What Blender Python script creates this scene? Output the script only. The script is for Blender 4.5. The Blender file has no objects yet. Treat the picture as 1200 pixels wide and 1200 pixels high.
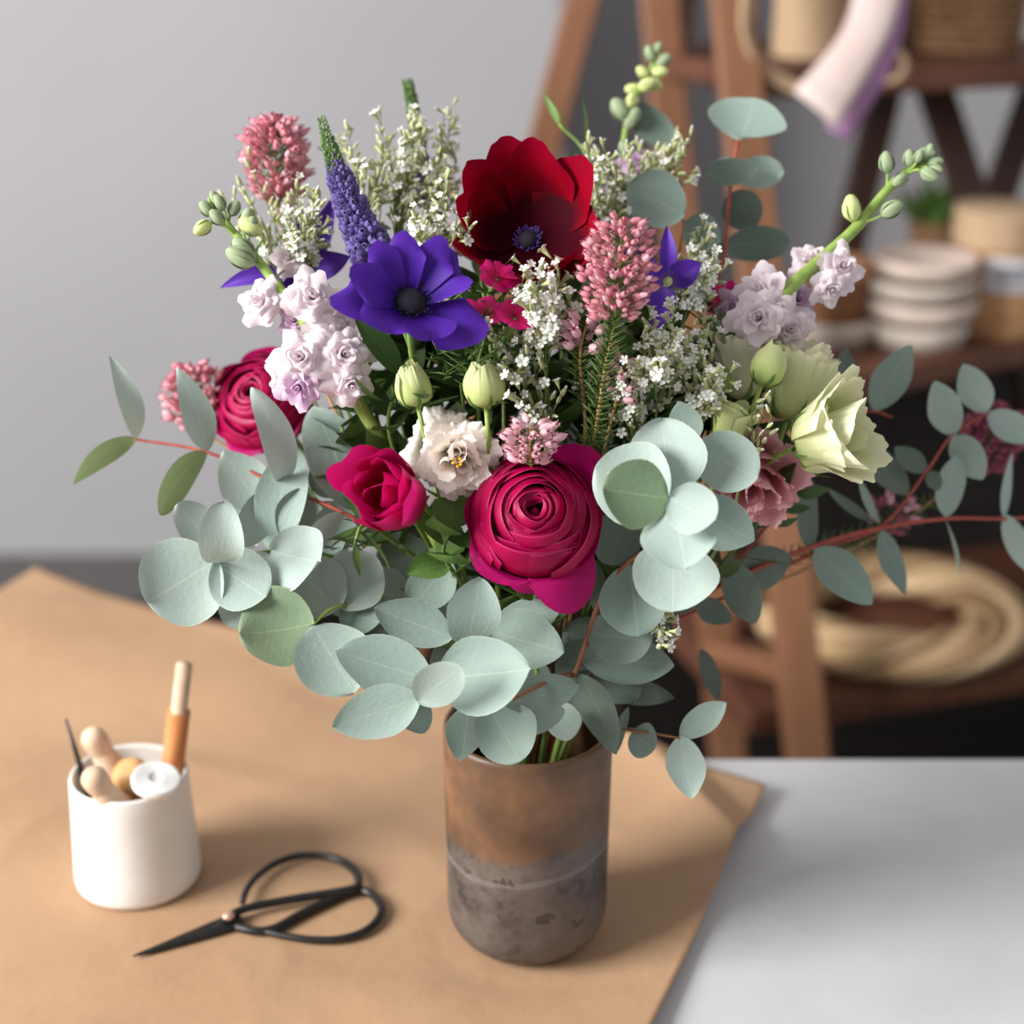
import bpy, math, random
from mathutils import Vector, Matrix, noise
PI = math.pi
VB = Vector((0, -0.022, 0)); VH = 0.143
rnd = random.Random(11)
SC = bpy.context.scene
COL = SC.collection

# ------------------------------------------------------------------ camera frame
PITCH = math.radians(22.0); FPX = 1900.0
CAM = Vector((-0.009, -0.835, 0.602))
RIGHT = Vector((1, 0, 0))
FWD = Vector((0, math.cos(PITCH), -math.sin(PITCH)))
UP = Vector((0, math.sin(PITCH), math.cos(PITCH)))

def P(px, py, Z):
    return CAM + FWD * Z + RIGHT * ((px - 600) / FPX * Z) + UP * ((600 - py) / FPX * Z)

def PL(px, py, z):
    d = FWD + RIGHT * ((px - 600) / FPX) + UP * ((600 - py) / FPX)
    return CAM + d * ((z - CAM.z) / d.z)

# ------------------------------------------------------------------ materials
def lin(c):
    o = []
    for v in c[:3]:
        v /= 255.0
        o.append(v / 12.92 if v <= 0.04045 else ((v + 0.055) / 1.055) ** 2.4)
    return (o[0], o[1], o[2], 1)

class NT:
    def __init__(s, name):
        s.m = bpy.data.materials.new(name); s.m.use_nodes = True
        s.t = s.m.node_tree; s.t.nodes.clear()
        s.out = s.n('ShaderNodeOutputMaterial')
        s.b = s.n('ShaderNodeBsdfPrincipled')
        s.l(s.b.outputs[0], s.out.inputs[0])
    def n(s, k, **kw):
        nd = s.t.nodes.new(k)
        for a, b in kw.items(): setattr(nd, a, b)
        return nd
    def l(s, a, b): s.t.links.new(a, b)
    def ramp(s, fac, stops):
        r = s.n('ShaderNodeValToRGB'); e = r.color_ramp.elements
        while len(e) < len(stops): e.new(0.5)
        for q, (p, c) in zip(e, stops): q.position = p; q.color = lin(c)
        s.l(fac, r.inputs[0]); return r.outputs[0]
    def noise(s, scale, detail=4, coord='Object', vec=None, rough=0.55):
        x = s.n('ShaderNodeTexNoise'); x.inputs['Scale'].default_value = scale
        x.inputs['Detail'].default_value = detail; x.inputs['Roughness'].default_value = rough
        if vec is None:
            vec = s.n('ShaderNodeTexCoord').outputs[coord]
        s.l(vec, x.inputs['Vector']); return x.outputs['Fac']
    def mix(s, a, b, fac, mode='MIX'):
        x = s.n('ShaderNodeMix', data_type='RGBA', blend_type=mode)
        for i, v in ((0, fac), (6, a), (7, b)):
            if hasattr(v, 'is_output'): s.l(v, x.inputs[i])
            elif i == 0: x.inputs[0].default_value = v
            else: x.inputs[i].default_value = lin(v)
        return x.outputs[2]
    def math(s, op, a, b=None):
        x = s.n('ShaderNodeMath', operation=op)
        for i, v in enumerate((a, b)):
            if v is None: continue
            if hasattr(v, 'is_output'): s.l(v, x.inputs[i])
            else: x.inputs[i].default_value = v
        return x.outputs[0]
    def bump(s, h, strength, dist):
        x = s.n('ShaderNodeBump'); x.inputs['Strength'].default_value = strength
        x.inputs['Distance'].default_value = dist
        s.l(h, x.inputs['Height']); s.l(x.outputs[0], s.b.inputs['Normal'])
    def base(s, c):
        if hasattr(c, 'is_output'): s.l(c, s.b.inputs['Base Color'])
        else: s.b.inputs['Base Color'].default_value = lin(c)
    def set(s, rough=0.6, spec=0.4, metal=0):
        s.b.inputs['Roughness'].default_value = rough
        s.b.inputs['Specular IOR Level'].default_value = spec
        s.b.inputs['Metallic'].default_value = metal
    def translucent(s, col, w):
        t = s.n('ShaderNodeBsdfTranslucent'); mx = s.n('ShaderNodeMixShader'); mx.inputs[0].default_value = w
        if hasattr(col, 'is_output'): s.l(col, t.inputs[0])
        else: t.inputs[0].default_value = lin(col)
        s.l(s.b.outputs[0], mx.inputs[1]); s.l(t.outputs[0], mx.inputs[2]); s.l(mx.outputs[0], s.out.inputs[0])

def plain(name, c1, c2=None, rough=0.6, spec=0.35, scale=40, bump=0, bdist=0.001, metal=0, trans=0):
    t = NT(name); t.set(rough, spec, metal)
    f = t.noise(scale)
    col = t.ramp(f, [(0.35, c1), (0.65, c2 or c1)])
    t.base(col)
    if bump: t.bump(f, bump, bdist)
    if trans: t.translucent(col, trans)
    return t.m

def leafmat(name, c1, c2, vein, rough=0.55, trans=0.12, speck=0.35):
    """waxy leaf: midrib and fine side veins drawn from the leaf's own UVs, tone varies from leaf to leaf"""
    t = NT(name); t.set(rough, 0.3)
    uv = t.n('ShaderNodeTexCoord').outputs['UV']
    sp = t.n('ShaderNodeSeparateXYZ'); t.l(uv, sp.inputs[0])
    rn = t.n('ShaderNodeObjectInfo').outputs['Random']
    col = t.mix(c1, c2, rn)
    f = t.noise(9, 5, vec=uv)
    col = t.mix(col, c1, t.math('MULTIPLY', f, speck))
    au = t.math('ABSOLUTE', t.math('SUBTRACT', sp.outputs[0], 0.5))
    mid = t.math('LESS_THAN', au, 0.012)
    sv = t.math('FRACT', t.math('MULTIPLY', t.math('SUBTRACT', sp.outputs[1], t.math('MULTIPLY', au, 0.6)), 9))
    side = t.math('MULTIPLY', t.math('LESS_THAN', sv, 0.04), 0.07)
    fac = t.math('MAXIMUM', t.math('MULTIPLY', mid, 0.4), side)
    edge = t.math('MULTIPLY', t.math('GREATER_THAN', au, 0.484), 0.35)
    col = t.mix(col, vein, t.math('MAXIMUM', fac, edge))
    t.base(col)
    t.bump(t.noise(14, 3, vec=uv), 0.15, 0.002)
    t.translucent(col, trans)
    return t.m

def petalmat(name, stops, rough=0.6, trans=0.2, streak=0.25, dark=None, spec=0.25, rim=None):
    """petal: pigment runs from claw to rim along the petal's UV, with fine lengthwise streaks"""
    t = NT(name); t.set(rough, spec)
    uv = t.n('ShaderNodeTexCoord').outputs['UV']
    sp = t.n('ShaderNodeSeparateXYZ'); t.l(uv, sp.inputs[0])
    col = t.ramp(sp.outputs[1], stops)
    mp = t.n('ShaderNodeMapping'); mp.inputs['Scale'].default_value = (26, 1.6, 1); t.l(uv, mp.inputs[0])
    f = t.noise(1.0, 4, vec=mp.outputs[0])
    d = dark or tuple(v * 0.72 for v in stops[-1][1])
    col = t.mix(col, d, t.math('MULTIPLY', f, streak))
    if rim:
        col = t.mix(col, rim, t.math('MULTIPLY', t.math('GREATER_THAN', sp.outputs[1], 0.965), 0.6))
    t.base(col); t.bump(f, 0.12, 0.001)
    t.translucent(col, trans)
    return t.m

M = {}
M['euc'] = leafmat('eucalyptus_glaucous', (148, 168, 158), (166, 184, 174), (190, 201, 187))
M['euc_pale'] = leafmat('eucalyptus_pale', (168, 186, 177), (184, 200, 191), (206, 215, 202))
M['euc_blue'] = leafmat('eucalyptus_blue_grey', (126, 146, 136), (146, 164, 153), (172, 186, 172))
M['euc_dark'] = leafmat('eucalyptus_shaded', (98, 114, 104), (118, 133, 121), (144, 156, 140))  # darker copy of the glaucous leaf, mostly shading put into the colour
M['euc_green'] = leafmat('eucalyptus_backlit', (138, 160, 112), (150, 172, 122), (190, 204, 150), trans=0.25)  # olive tint paints in light passing through the leaf from behind
M['euc_sage'] = leafmat('eucalyptus_sage', (122, 144, 112), (136, 158, 126), (168, 182, 146), trans=.18)
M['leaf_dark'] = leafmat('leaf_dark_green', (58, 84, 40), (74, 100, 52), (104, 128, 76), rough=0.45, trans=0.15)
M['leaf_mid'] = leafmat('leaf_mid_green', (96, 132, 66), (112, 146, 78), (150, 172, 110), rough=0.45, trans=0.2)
M['needle'] = plain('needle_green', (66, 94, 42), (96, 124, 58), rough=0.5, scale=200, trans=0.1)
M['stem_green'] = plain('stem_green', (104, 134, 66), (124, 152, 82), rough=0.5, scale=150)
M['stem_lime'] = plain('stem_lime_green', (138, 166, 78), (160, 184, 98), rough=0.5, scale=150)
M['stem_fine'] = plain('stem_fine_olive', (96, 112, 62), (122, 134, 80), rough=0.6, scale=200)
M['stem_red'] = plain('stem_red', (150, 62, 56), (172, 82, 66), rough=0.5, scale=120)
M['stem_brown'] = plain('stem_brown', (134, 84, 60), (158, 104, 76), rough=0.55, scale=120)
M['bud_green'] = plain('bud_sage_green', (138, 156, 120), (172, 186, 148), rough=0.6, scale=300, bump=0.2)
M['bud_yellow'] = plain('bud_yellow_green', (196, 208, 128), (216, 224, 158), rough=0.55, scale=200)
M['red'] = petalmat('anemone_red_petal', [(0.0, (20, 0, 8)), (0.42, (44, 0, 12)), (0.70, (150, 4, 24)), (1.0, (150, 2, 40))], rough=0.65, trans=0.22, streak=.4, spec=.05)
M['violet'] = petalmat('anemone_violet_petal', [(0.0, (30, 12, 84)), (0.3, (58, 16, 138)), (1.0, (94, 42, 178))], rough=0.55, trans=0.22, streak=.5)
M['magenta'] = petalmat('ranunculus_magenta_petal', [(0.0, (130, 0, 44)), (0.55, (170, 0, 58)), (1.0, (182, 2, 82))], rough=0.42, trans=0.2, streak=.4, rim=(214, 60, 124))
M['magenta_out'] = petalmat('ranunculus_outer_petal', [(0.0, (206, 90, 140)), (0.25, (184, 10, 102)), (1.0, (182, 4, 104))], rough=0.5, trans=0.22, streak=0.35)
M['pink'] = petalmat('hot_pink_petal', [(0.0, (150, 0, 50)), (0.5, (212, 14, 96)), (1.0, (220, 30, 128))], rough=0.5, trans=0.25)
M['ivory'] = petalmat('lisianthus_ivory_petal', [(0.0, (240, 222, 170)), (0.25, (255, 246, 234)), (1.0, (255, 248, 242))], rough=0.6, trans=0.18, streak=0.04, dark=(240, 216, 204))
M['lime'] = petalmat('lisianthus_lime_petal', [(0.0, (184, 204, 120)), (0.40, (222, 228, 164)), (1.0, (246, 244, 216))], rough=0.6, trans=0.28, streak=0.18, dark=(190, 206, 120))
M['bud_petal'] = petalmat('lisianthus_bud_petal', [(0.0, (160, 186, 100)), (0.5, (200, 214, 136)), (1.0, (226, 230, 176))], rough=0.6, trans=0.2, streak=0.2, dark=(176, 196, 108))
M['cream'] = petalmat('lisianthus_cream_petal', [(0.0, (186, 198, 140)), (0.5, (224, 222, 190)), (1.0, (238, 232, 214))], rough=0.6, trans=0.25, streak=0.15, dark=(200, 204, 160))
M['dusty'] = petalmat('lisianthus_dusty_pink_petal', [(0.0, (190, 96, 112)), (0.5, (232, 160, 170)), (1.0, (240, 190, 196))], rough=0.6, trans=0.22)
M['lilac'] = petalmat('stock_blush_petal', [(0.0, (216, 208, 180)), (0.25, (244, 232, 237)), (1.0, (250, 238, 243))], rough=0.6, trans=0.3, streak=0.10, dark=(226, 192, 214))
M['lilac_deep'] = petalmat('stock_lilac_petal', [(0.0, (200, 180, 180)), (0.3, (222, 190, 216)), (1.0, (232, 202, 226))], rough=0.6, trans=0.25, streak=0.2, dark=(190, 140, 190))
M['purple'] = petalmat('clematis_purple_petal', [(0.0, (120, 96, 150)), (0.3, (84, 40, 160)), (1.0, (98, 52, 176))], rough=0.5, trans=0.2)
M['white_fl'] = plain('statice_white', (240, 240, 230), (250, 250, 244), rough=0.6, scale=300, trans=0.2)
M['calyx'] = plain('statice_calyx', (172, 180, 122), (206, 208, 160), rough=0.6, scale=400, trans=0.15)
M['stem_tan'] = plain('stem_tan', (158, 118, 78), (180, 140, 98), rough=.6, scale=120)
M['heather'] = plain('heather_pink', (222, 136, 154), (236, 172, 182), rough=0.55, scale=260, trans=0.2)
M['heather_pale'] = plain('heather_pale_pink', (232, 176, 190), (240, 200, 208), rough=0.55, scale=260, trans=0.2)
M['heather_deep'] = plain('heather_mauve', (150, 74, 100), (176, 98, 122), rough=0.6, scale=260, trans=0.15)
M['anther'] = plain('anther_maroon', (120, 34, 62), (150, 52, 78), rough=0.6)
M['veronica'] = plain('veronica_violet', (76, 58, 128), (128, 112, 172), rough=0.6, scale=420, trans=0.15)
M['veronica_g'] = plain('veronica_green', (80, 112, 56), (112, 140, 78), rough=0.6, scale=300)
M['black_eye'] = plain('anemone_eye', (22, 20, 30), (44, 42, 56), rough=0.8, scale=900, bump=0.6)
M['yellow'] = plain('stamen_yellow', (226, 170, 30), (240, 194, 60), rough=0.6)
M['blue_eye'] = plain('anemone_blue_stamens', (70, 60, 150), (110, 96, 190), rough=0.7, scale=900)

# ------------------------------------------------------------------ mesh + object helpers
class MB:
    def __init__(s): s.v = []; s.f = []; s.uv = []; s.mi = []
    def grid(s, rows, uvs, mi=0, closed=False):
        o = len(s.v); nr = len(rows); nc = len(rows[0])
        for r, u in zip(rows, uvs):
            s.v += [tuple(p) for p in r]; s.uv += u
        for i in range(nr - 1):
            for j in range(nc if closed else nc - 1):
                k = (j + 1) % nc
                s.f.append((o + i * nc + j, o + i * nc + k, o + (i + 1) * nc + k, o + (i + 1) * nc + j)); s.mi.append(mi)
    def add(s, other, mat=None):
        o = len(s.v)
        s.v += [tuple(mat @ Vector(p)) for p in other.v] if mat else other.v
        s.uv += other.uv; s.mi += other.mi
        s.f += [tuple(i + o for i in f) for f in other.f]
    def tube(s, pts, rad, n=8, mi=0, cap=True):
        pts = [Vector(p) for p in pts]; N = len(pts); rows = []; uvs = []
        ref = None
        for i, p in enumerate(pts):
            t = (pts[min(i + 1, N - 1)] - pts[max(i - 1, 0)])
            t = t.normalized() if t.length > 1e-9 else Vector((0, 0, 1))
            if ref is None:
                ref = t.orthogonal().normalized()
            else:
                ref = ref - t * ref.dot(t)
                ref = ref.normalized() if ref.length > 1e-6 else t.orthogonal().normalized()
            b = t.cross(ref); r = rad(i / max(1, N - 1)) if callable(rad) else rad
            rows.append([p + (ref * math.cos(a) + b * math.sin(a)) * r for a in [2 * PI * k / n for k in range(n)]])
            uvs.append([(k / n, i / max(1, N - 1)) for k in range(n)])
        o = len(s.v)
        s.grid(rows, uvs, mi, True)
        if cap:
            s.f.append(tuple(o + k for k in range(n))[::-1]); s.mi.append(mi)
            e = o + (N - 1) * n
            s.f.append(tuple(e + k for k in range(n))); s.mi.append(mi)
    def lathe(s, prof, n=48, mi=0):
        rows = [[(r * math.cos(2 * PI * k / n), r * math.sin(2 * PI * k / n), z) for k in range(n)] for r, z in prof]
        uvs = [[(k / n, i / (len(prof) - 1)) for k in range(n)] for i in range(len(prof))]
        s.grid(rows, uvs, mi, True)
    def ball(s, c, r, n=10, m=7, mi=0, ax=None):
        rows = []; uvs = []
        sc = r if isinstance(r, (tuple, list)) else (r, r, r)
        for i in range(m + 1):
            th = PI * i / m
            rr = max(math.sin(th), 1e-4)
            row = [Vector((sc[0] * rr * math.cos(2 * PI * k / n), sc[1] * rr * math.sin(2 * PI * k / n), -sc[2] * math.cos(th))) for k in range(n)]
            if ax: row = [ax @ p for p in row]
            rows.append([p + Vector(c) for p in row]); uvs.append([(k / n, i / m) for k in range(n)])
        s.grid(rows, uvs, mi, True)
    def box(s, c, d, mat=None):
        o = len(s.v)
        for x in (-1, 1):
            for y in (-1, 1):
                for z in (-1, 1):
                    p = Vector((x * d[0] / 2, y * d[1] / 2, z * d[2] / 2))
                    if mat: p = mat @ p
                    s.v.append(tuple(p + Vector(c))); s.uv.append((0, 0))
        for f in ((0, 1, 3, 2), (4, 6, 7, 5), (0, 4, 5, 1), (2, 3, 7, 6), (0, 2, 6, 4), (1, 5, 7, 3)):
            s.f.append(tuple(o + i for i in f)); s.mi.append(0)
    def mesh(s, name, mats, smooth=True):
        me = bpy.data.meshes.new(name)
        me.from_pydata(s.v, [], s.f); 
        if s.uv:
            ul = me.uv_layers.new(name='UVMap')
            idx = [0] * len(me.loops); me.loops.foreach_get('vertex_index', idx)
            flat = []
            for i in idx: flat += s.uv[i]
            ul.data.foreach_set('uv', flat)
        for m in (mats if isinstance(mats, (list, tuple)) else [mats]): me.materials.append(m)
        if any(s.mi): me.polygons.foreach_set('material_index', s.mi)
        me.polygons.foreach_set('use_smooth', [smooth] * len(me.polygons))
        me.update(); return me

def tag(o, label=None, cat=None, group=None, kind=None):
    if label: o['label'] = label
    if cat: o['category'] = cat
    if group: o['group'] = group
    if kind: o['kind'] = kind
    return o

def thing(name, label, cat, loc=(0, 0, 0), group=None):
    o = bpy.data.objects.new(name, None); o.empty_display_size = 0.01
    COL.objects.link(o); o.location = loc
    return tag(o, label, cat, group)

def put(name, me, root=None, mw=None):
    o = bpy.data.objects.new(name, me); COL.objects.link(o)
    mw = mw or Matrix()
    if root is not None:
        o.parent = root
        o.matrix_basis = Matrix.Translation(-Vector(root.location)) @ mw
    else: o.matrix_basis = mw
    return o

def part(name, mb, mats, root=None, mw=None, smooth=True):
    return put(name, mb.mesh(name, mats, smooth), root, mw)

def sub(name, me, parent, mw=None):
    o = bpy.data.objects.new(name, me); COL.objects.link(o); o.parent = parent; o.matrix_basis = mw or Matrix(); return o

def bevel(o, w, seg=2):
    m = o.modifiers.new('bevel', 'BEVEL'); m.width = w; m.segments = seg; m.limit_method = 'ANGLE'
    return o

def crom(pts, n):
    pts = [Vector(p) for p in pts]
    if len(pts) == 2: return [pts[0].lerp(pts[1], i / n) for i in range(n + 1)]
    q = [pts[0] * 2 - pts[1]] + pts + [pts[-1] * 2 - pts[-2]]; out = []
    for i in range(1, len(q) - 2):
        a, b, c, d = q[i - 1:i + 3]
        for k in range(n):
            t = k / n
            out.append(0.5 * ((2 * b) + (c - a) * t + (2 * a - 5 * b + 4 * c - d) * t * t + (3 * b - a - 3 * c + d) * t ** 3))
    out.append(pts[-1]); return out

def bez(a, b, c, d, n):
    return [a * (1 - t) ** 3 + b * 3 * t * (1 - t) ** 2 + c * 3 * t * t * (1 - t) + d * t ** 3 for t in [i / n for i in range(n + 1)]]

def frame(o, z, xh=None):
    z = Vector(z).normalized()
    x = Vector(xh) if xh else (RIGHT if abs(z.dot(RIGHT)) < 0.9 else UP)
    x = (x - z * x.dot(z)).normalized(); y = z.cross(x)
    return Matrix(((x.x, y.x, z.x, o[0]), (x.y, y.y, z.y, o[1]), (x.z, y.z, z.z, o[2]), (0, 0, 0, 1)))

# ------------------------------------------------------------------ leaf and petal sheets
def leaf_mb(L, W, bend=0.25, cup=0.15, wave=0.05, p=0.8, q=1.0, seed=0, fold=0.0, twist=0.0, nv=16, nu=8):
    r = random.Random(seed); ph = r.uniform(0, 6); rows = []; uvs = []; c = []
    y = z = 0.0; pv = 0
    for i in range(nv + 1):
        v = (1 - math.cos(PI * i / nv)) / 2
        a = bend * (v - 0.5) * 2
        y += (v - pv) * math.cos(a); z += (v - pv) * math.sin(a); pv = v
        c.append((v, y, z))
    ye, ze = c[-1][1], c[-1][2]; an = math.atan2(ze, ye); sc = 1 / math.hypot(ye, ze)
    asy = r.uniform(-0.06, 0.06)
    for v, y, z in c:
        yy = (y * math.cos(an) + z * math.sin(an)) * sc * L
        zz = (-y * math.sin(an) + z * math.cos(an)) * sc * L
        hw = W / 2 * max(math.sin(PI * v ** q), 0.0) ** p
        o1 = 1 + .045 * math.sin(7 * v + ph) * math.sin(PI * v); o2 = 1 + .045 * math.sin(6 * v + ph * 2) * math.sin(PI * v)
        if v <= 0.001 or v >= 0.999: hw = W * 0.012
        row = []; uv = []
        tw = twist * (v - 0.3)
        for j in range(nu + 1):
            s = j / nu * 2 - 1
            x = s * hw * (1 + asy * s) * (o1 if s < 0 else o2)
            dz = cup * W * (s * s) * 0.5 * (hw / (W / 2)) + fold * abs(x) + wave * W * math.sin(5 * v + ph + (1.7 if s > 0 else 0)) * s * s
            row.append(Vector((x * math.cos(tw) - dz * math.sin(tw), yy, zz + dz * math.cos(tw) + x * math.sin(tw)))); uv.append((j / nu, v))
        rows.append(row); uvs.append(uv)
    mb = MB(); mb.grid(rows, uvs); return mb

def leaf_mat(B, T, roll=0.0, face=None):
    y = (T - B).normalized()
    n = face if face is not None else (CAM - (B + T) * 0.5)
    n = (n - y * n.dot(y)).normalized()
    n = Matrix.Rotation(math.radians(roll), 3, y) @ n
    x = y.cross(n)
    return Matrix(((x.x, y.x, n.x, B.x), (x.y, y.y, n.y, B.y), (x.z, y.z, n.z, B.z), (0, 0, 0, 1)))

def shell(prof, hw, rd=0.25, pw=2.4, ruf=0.0, fr=5, frill=0.0, seed=0, nh=9, ns=10, az=0.0, neck=0.0, notch=0.0, twist=0.0, roff=0.0):
    """one petal: prof = [(r, z)...] from claw to rim, swept over +-hw about azimuth az"""
    r = random.Random(seed); ph = r.uniform(0, 6); ph2 = r.uniform(0, 6)
    cv = crom([Vector((a, b, 0)) for a, b in prof], 8); N = len(cv) - 1
    def at(h):
        h = min(max(h, 0), 1) * N; i = min(int(h), N - 1); return cv[i].lerp(cv[i + 1], h - i)
    R = max(a for a, b in prof); rows = []; uvs = []
    for i in range(nh + 1):
        h0 = i / nh; row = []; uv = []
        for j in range(ns + 1):
            s = j / ns * 2 - 1
            hm = 1 - rd * abs(s) ** pw - notch * max(0, 1 - abs(s) * 5)
            h = h0 * hm; c = at(h)
            w = hw * (1 - neck * h ** 3)
            w2 = ruf * R * h ** 2.5 * math.sin(fr * s + ph)
            f2 = frill * R * h ** 5 * (math.sin(17 * s + ph2) + 0.7 * math.sin(31 * s + ph))
            rr = c.x + w2 * 0.7 + f2 + roff; zz = c.y + w2 * 0.7 + f2 * 0.8 - roff * 0.3
            a = az + s * w + twist * h
            row.append((rr * math.cos(a), rr * math.sin(a), zz)); uv.append((j / ns, h0))
        rows.append(row); uvs.append(uv)
    mb = MB(); mb.grid(rows, uvs); return mb

# ------------------------------------------------------------------ stems down into the vase
def rim_point(H):
    H = H - VB; a = math.atan2(H.y, H.x); k = min(0.031, 0.006 + 0.2 * math.hypot(H.x, H.y)) * rnd.uniform(0.6, 1.0)
    a += rnd.uniform(-0.4, 0.4)
    return VB + Vector((k * math.cos(a), k * math.sin(a), VH - .002))

def foot(R):
    R = R - VB; a = math.atan2(R.y, R.x) + PI + rnd.uniform(-0.6, 0.6); k = rnd.uniform(0.004, 0.024)
    return VB + Vector((k * math.cos(a), k * math.sin(a), rnd.uniform(0.008, 0.014)))

def stem_from(H, d, n=14):
    R = rim_point(H); F = foot(R); D = (H - R).length
    up = (R - F).normalized()
    return bez(H, H + Vector(d).normalized() * D * 0.35, R + up * D * 0.35, R, n) + [R.lerp(F, 0.35), R.lerp(F, 0.7), F]

def root_for(name, label, cat, F, group=None): return thing(name, label, cat, F, group)

def stem_part(root, pts, r0, r1, mat, name='stem', n=7):
    mb = MB(); mb.tube([p - Vector(root.location) for p in pts], lambda t: r0 + (r1 - r0) * t, n)
    return put(name, mb.mesh(name, mat), root, Matrix.Translation(root.location))

# ------------------------------------------------------------------ eucalyptus
def euc(label, stem, leaves, r=(0.0008, 0.0016), smat='stem_red', twigs=(), group=None, seed=0, name='eucalyptus_branch'):
    """stem: [(px,py,Z)..] tip first; leaf: (bx,by,tx,ty,width_px, Zbase, Ztip, roll, bend, mat, {extra})"""
    pts = [P(*q) for q in stem]
    d = pts[-1] - pts[-2] if len(pts) > 1 else Vector((0, 0.02, -1))
    tail = stem_from(pts[-1], d, 8)
    path = crom(pts, 8)[:-1] + tail
    root = root_for(name, label, 'eucalyptus', tail[-1], group)
    stem_part(root, path, r[0], r[1], M[smat])
    for tw in twigs: stem_part(root, crom([P(*q) for q in tw], 6), r[0] * 0.8, r[0] * 1.2, M[smat], 'twig', 6)
    for i, lf in enumerate(leaves):
        bx, by, tx, ty, w, zb, zt, roll, bend, mat = lf[:10]
        kw = dict(lf[10]) if len(lf) > 10 else {}
        B, T = P(bx, by, zb), P(tx, ty, zt)
        W = w * (zb + zt) / 2 / FPX / max(0.35, math.cos(math.radians(roll)))
        mb = leaf_mb((T - B).length, W, bend=bend, seed=seed * 50 + i, **kw)
        part('leaf', mb, M[mat], root, leaf_mat(B, T, roll))
    return root

RD = dict(p=0.52, q=0.97, wave=.07)       # round leaf
OV = dict(p=0.72, q=0.9)        # ovate leaf
NA = dict(p=0.85, q=0.85)       # narrow leaf

euc('long thin red-stemmed eucalyptus branch reaching out to the left against the grey wall',
    [(160, 515, .92), (243, 530, .91), (330, 570, .90), (405, 602, .89), (470, 640, .90), (540, 700, .93)], [
    (160, 514, 127, 416, 27, .92, .90, 20, -.7, 'euc_pale', NA),
    (160, 513, 84, 568, 26, .92, .90, -35, .5, 'euc_green', NA),
    (243, 528, 208, 430, 38, .91, .89, 15, -.5, 'euc_pale', NA),
    (243, 529, 188, 604, 36, .91, .88, -30, .6, 'euc_green', OV),
    (330, 568, 296, 454, 40, .90, .88, 20, -.9, 'euc_pale', dict(p=.7, q=1.05, wave=.1)),
    (332, 572, 282, 640, 46, .90, .87, -10, .5, 'euc', OV),
    (405, 600, 366, 680, 24, .89, .86, -50, .9, 'euc_pale', dict(p=.8, q=.9, twist=.8)),
    (412, 598, 366, 477, 74, .895, .91, 18, -.5, 'euc', OV)], seed=1)

euc('pale eucalyptus tip with broad round leaves spreading to the lower left of the bouquet',
    [(252, 658, .865), (285, 652, .87), (318, 646, .88), (380, 650, .90), (470, 690, .93)], [
    (256, 655, 172, 706, 112, .865, .86, 0, .25, 'euc_pale', dict(p=.5, q=1.1, wave=.06)),
    (252, 660, 262, 586, 52, .866, .85, 12, -1.1, 'euc_pale', dict(p=.55, q=1.15, wave=.12, twist=.7)),
    (251, 659, 312, 700, 78, .864, .86, -5, .3, 'euc_pale', dict(p=.55, q=1.0, wave=.07)),
    (318, 650, 268, 735, 75, .875, .87, 8, .2, 'euc_pale', RD),
    (252, 640, 208, 590, 48, .89, .885, 10, .3, 'euc_pale', RD),
    (310, 600, 262, 528, 60, .90, .90, 10, .2, 'euc_pale', OV),
    (318, 646, 345, 520, 60, .89, .90, -12, -.3, 'euc', OV),
    (318, 645, 376, 658, 82, .872, .855, -10, .5, 'euc_pale', dict(p=.55, q=1.0, wave=.08)),
    (320, 650, 362, 712, 60, .885, .88, 5, .2, 'euc_pale', RD),
    (345, 640, 350, 572, 48, .895, .89, 25, .3, 'euc_blue', RD),
    (380, 648, 404, 588, 50, .90, .90, -15, .2, 'euc', RD),
    (300, 640, 262, 600, 46, .895, .89, 0, .2, 'euc_pale', OV)], smat='stem_green', seed=2)

euc('grey-green eucalyptus sprig at the lower left with one greener folded leaf over the kraft paper',
    [(367, 731, .86), (393, 712, .87), (450, 700, .90)], [
    (368, 730, 280, 742, 96, .86, .85, 15, .5, 'euc_sage', dict(p=.55, q=1.0, wave=.1)),
    (367, 733, 415, 812, 92, .86, .85, -5, .2, 'euc', dict(p=.6, q=.95, wave=.06)),
    (398, 712, 340, 662, 76, .875, .87, 5, .3, 'euc', RD),
    (394, 712, 438, 650, 74, .875, .88, -10, .2, 'euc', RD),
    (400, 712, 446, 730, 50, .88, .87, -15, .3, 'euc_blue', RD)], smat='stem_lime', seed=3)

euc('front eucalyptus sprig with overlapping oval grey leaves hanging over the vase rim',
    [(492, 817, .822), (505, 795, .83), (530, 770, .84), (555, 748, .855), (590, 740, .88)], [
    (490, 822, 541, 782, 54, .815, .80, 15, .2, 'euc_pale', dict(p=.6, q=.95)),
    (492, 818, 389, 852, 64, .822, .815, 0, .2, 'euc', OV),
    (506, 797, 393, 762, 72, .83, .825, 5, .25, 'euc', OV),
    (512, 795, 622, 784, 96, .828, .81, -8, .2, 'euc', OV),
    (546, 758, 562, 676, 62, .84, .825, 10, -.5, 'euc', dict(p=.55, q=1.1)),
    (530, 748, 438, 712, 56, .85, .845, 0, .2, 'euc', OV),
    (572, 738, 661, 765, 72, .852, .84, -5, .2, 'euc_blue', OV),
    (572, 742, 658, 710, 48, .862, .855, 0, .2, 'euc_blue', OV),
    (482, 712, 528, 656, 56, .875, .875, -10, .2, 'euc_blue', RD),
    (505, 830, 470, 850, 40, .835, .83, 0, .2, 'euc_blue', OV)], smat='stem_brown', seed=4)

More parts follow.
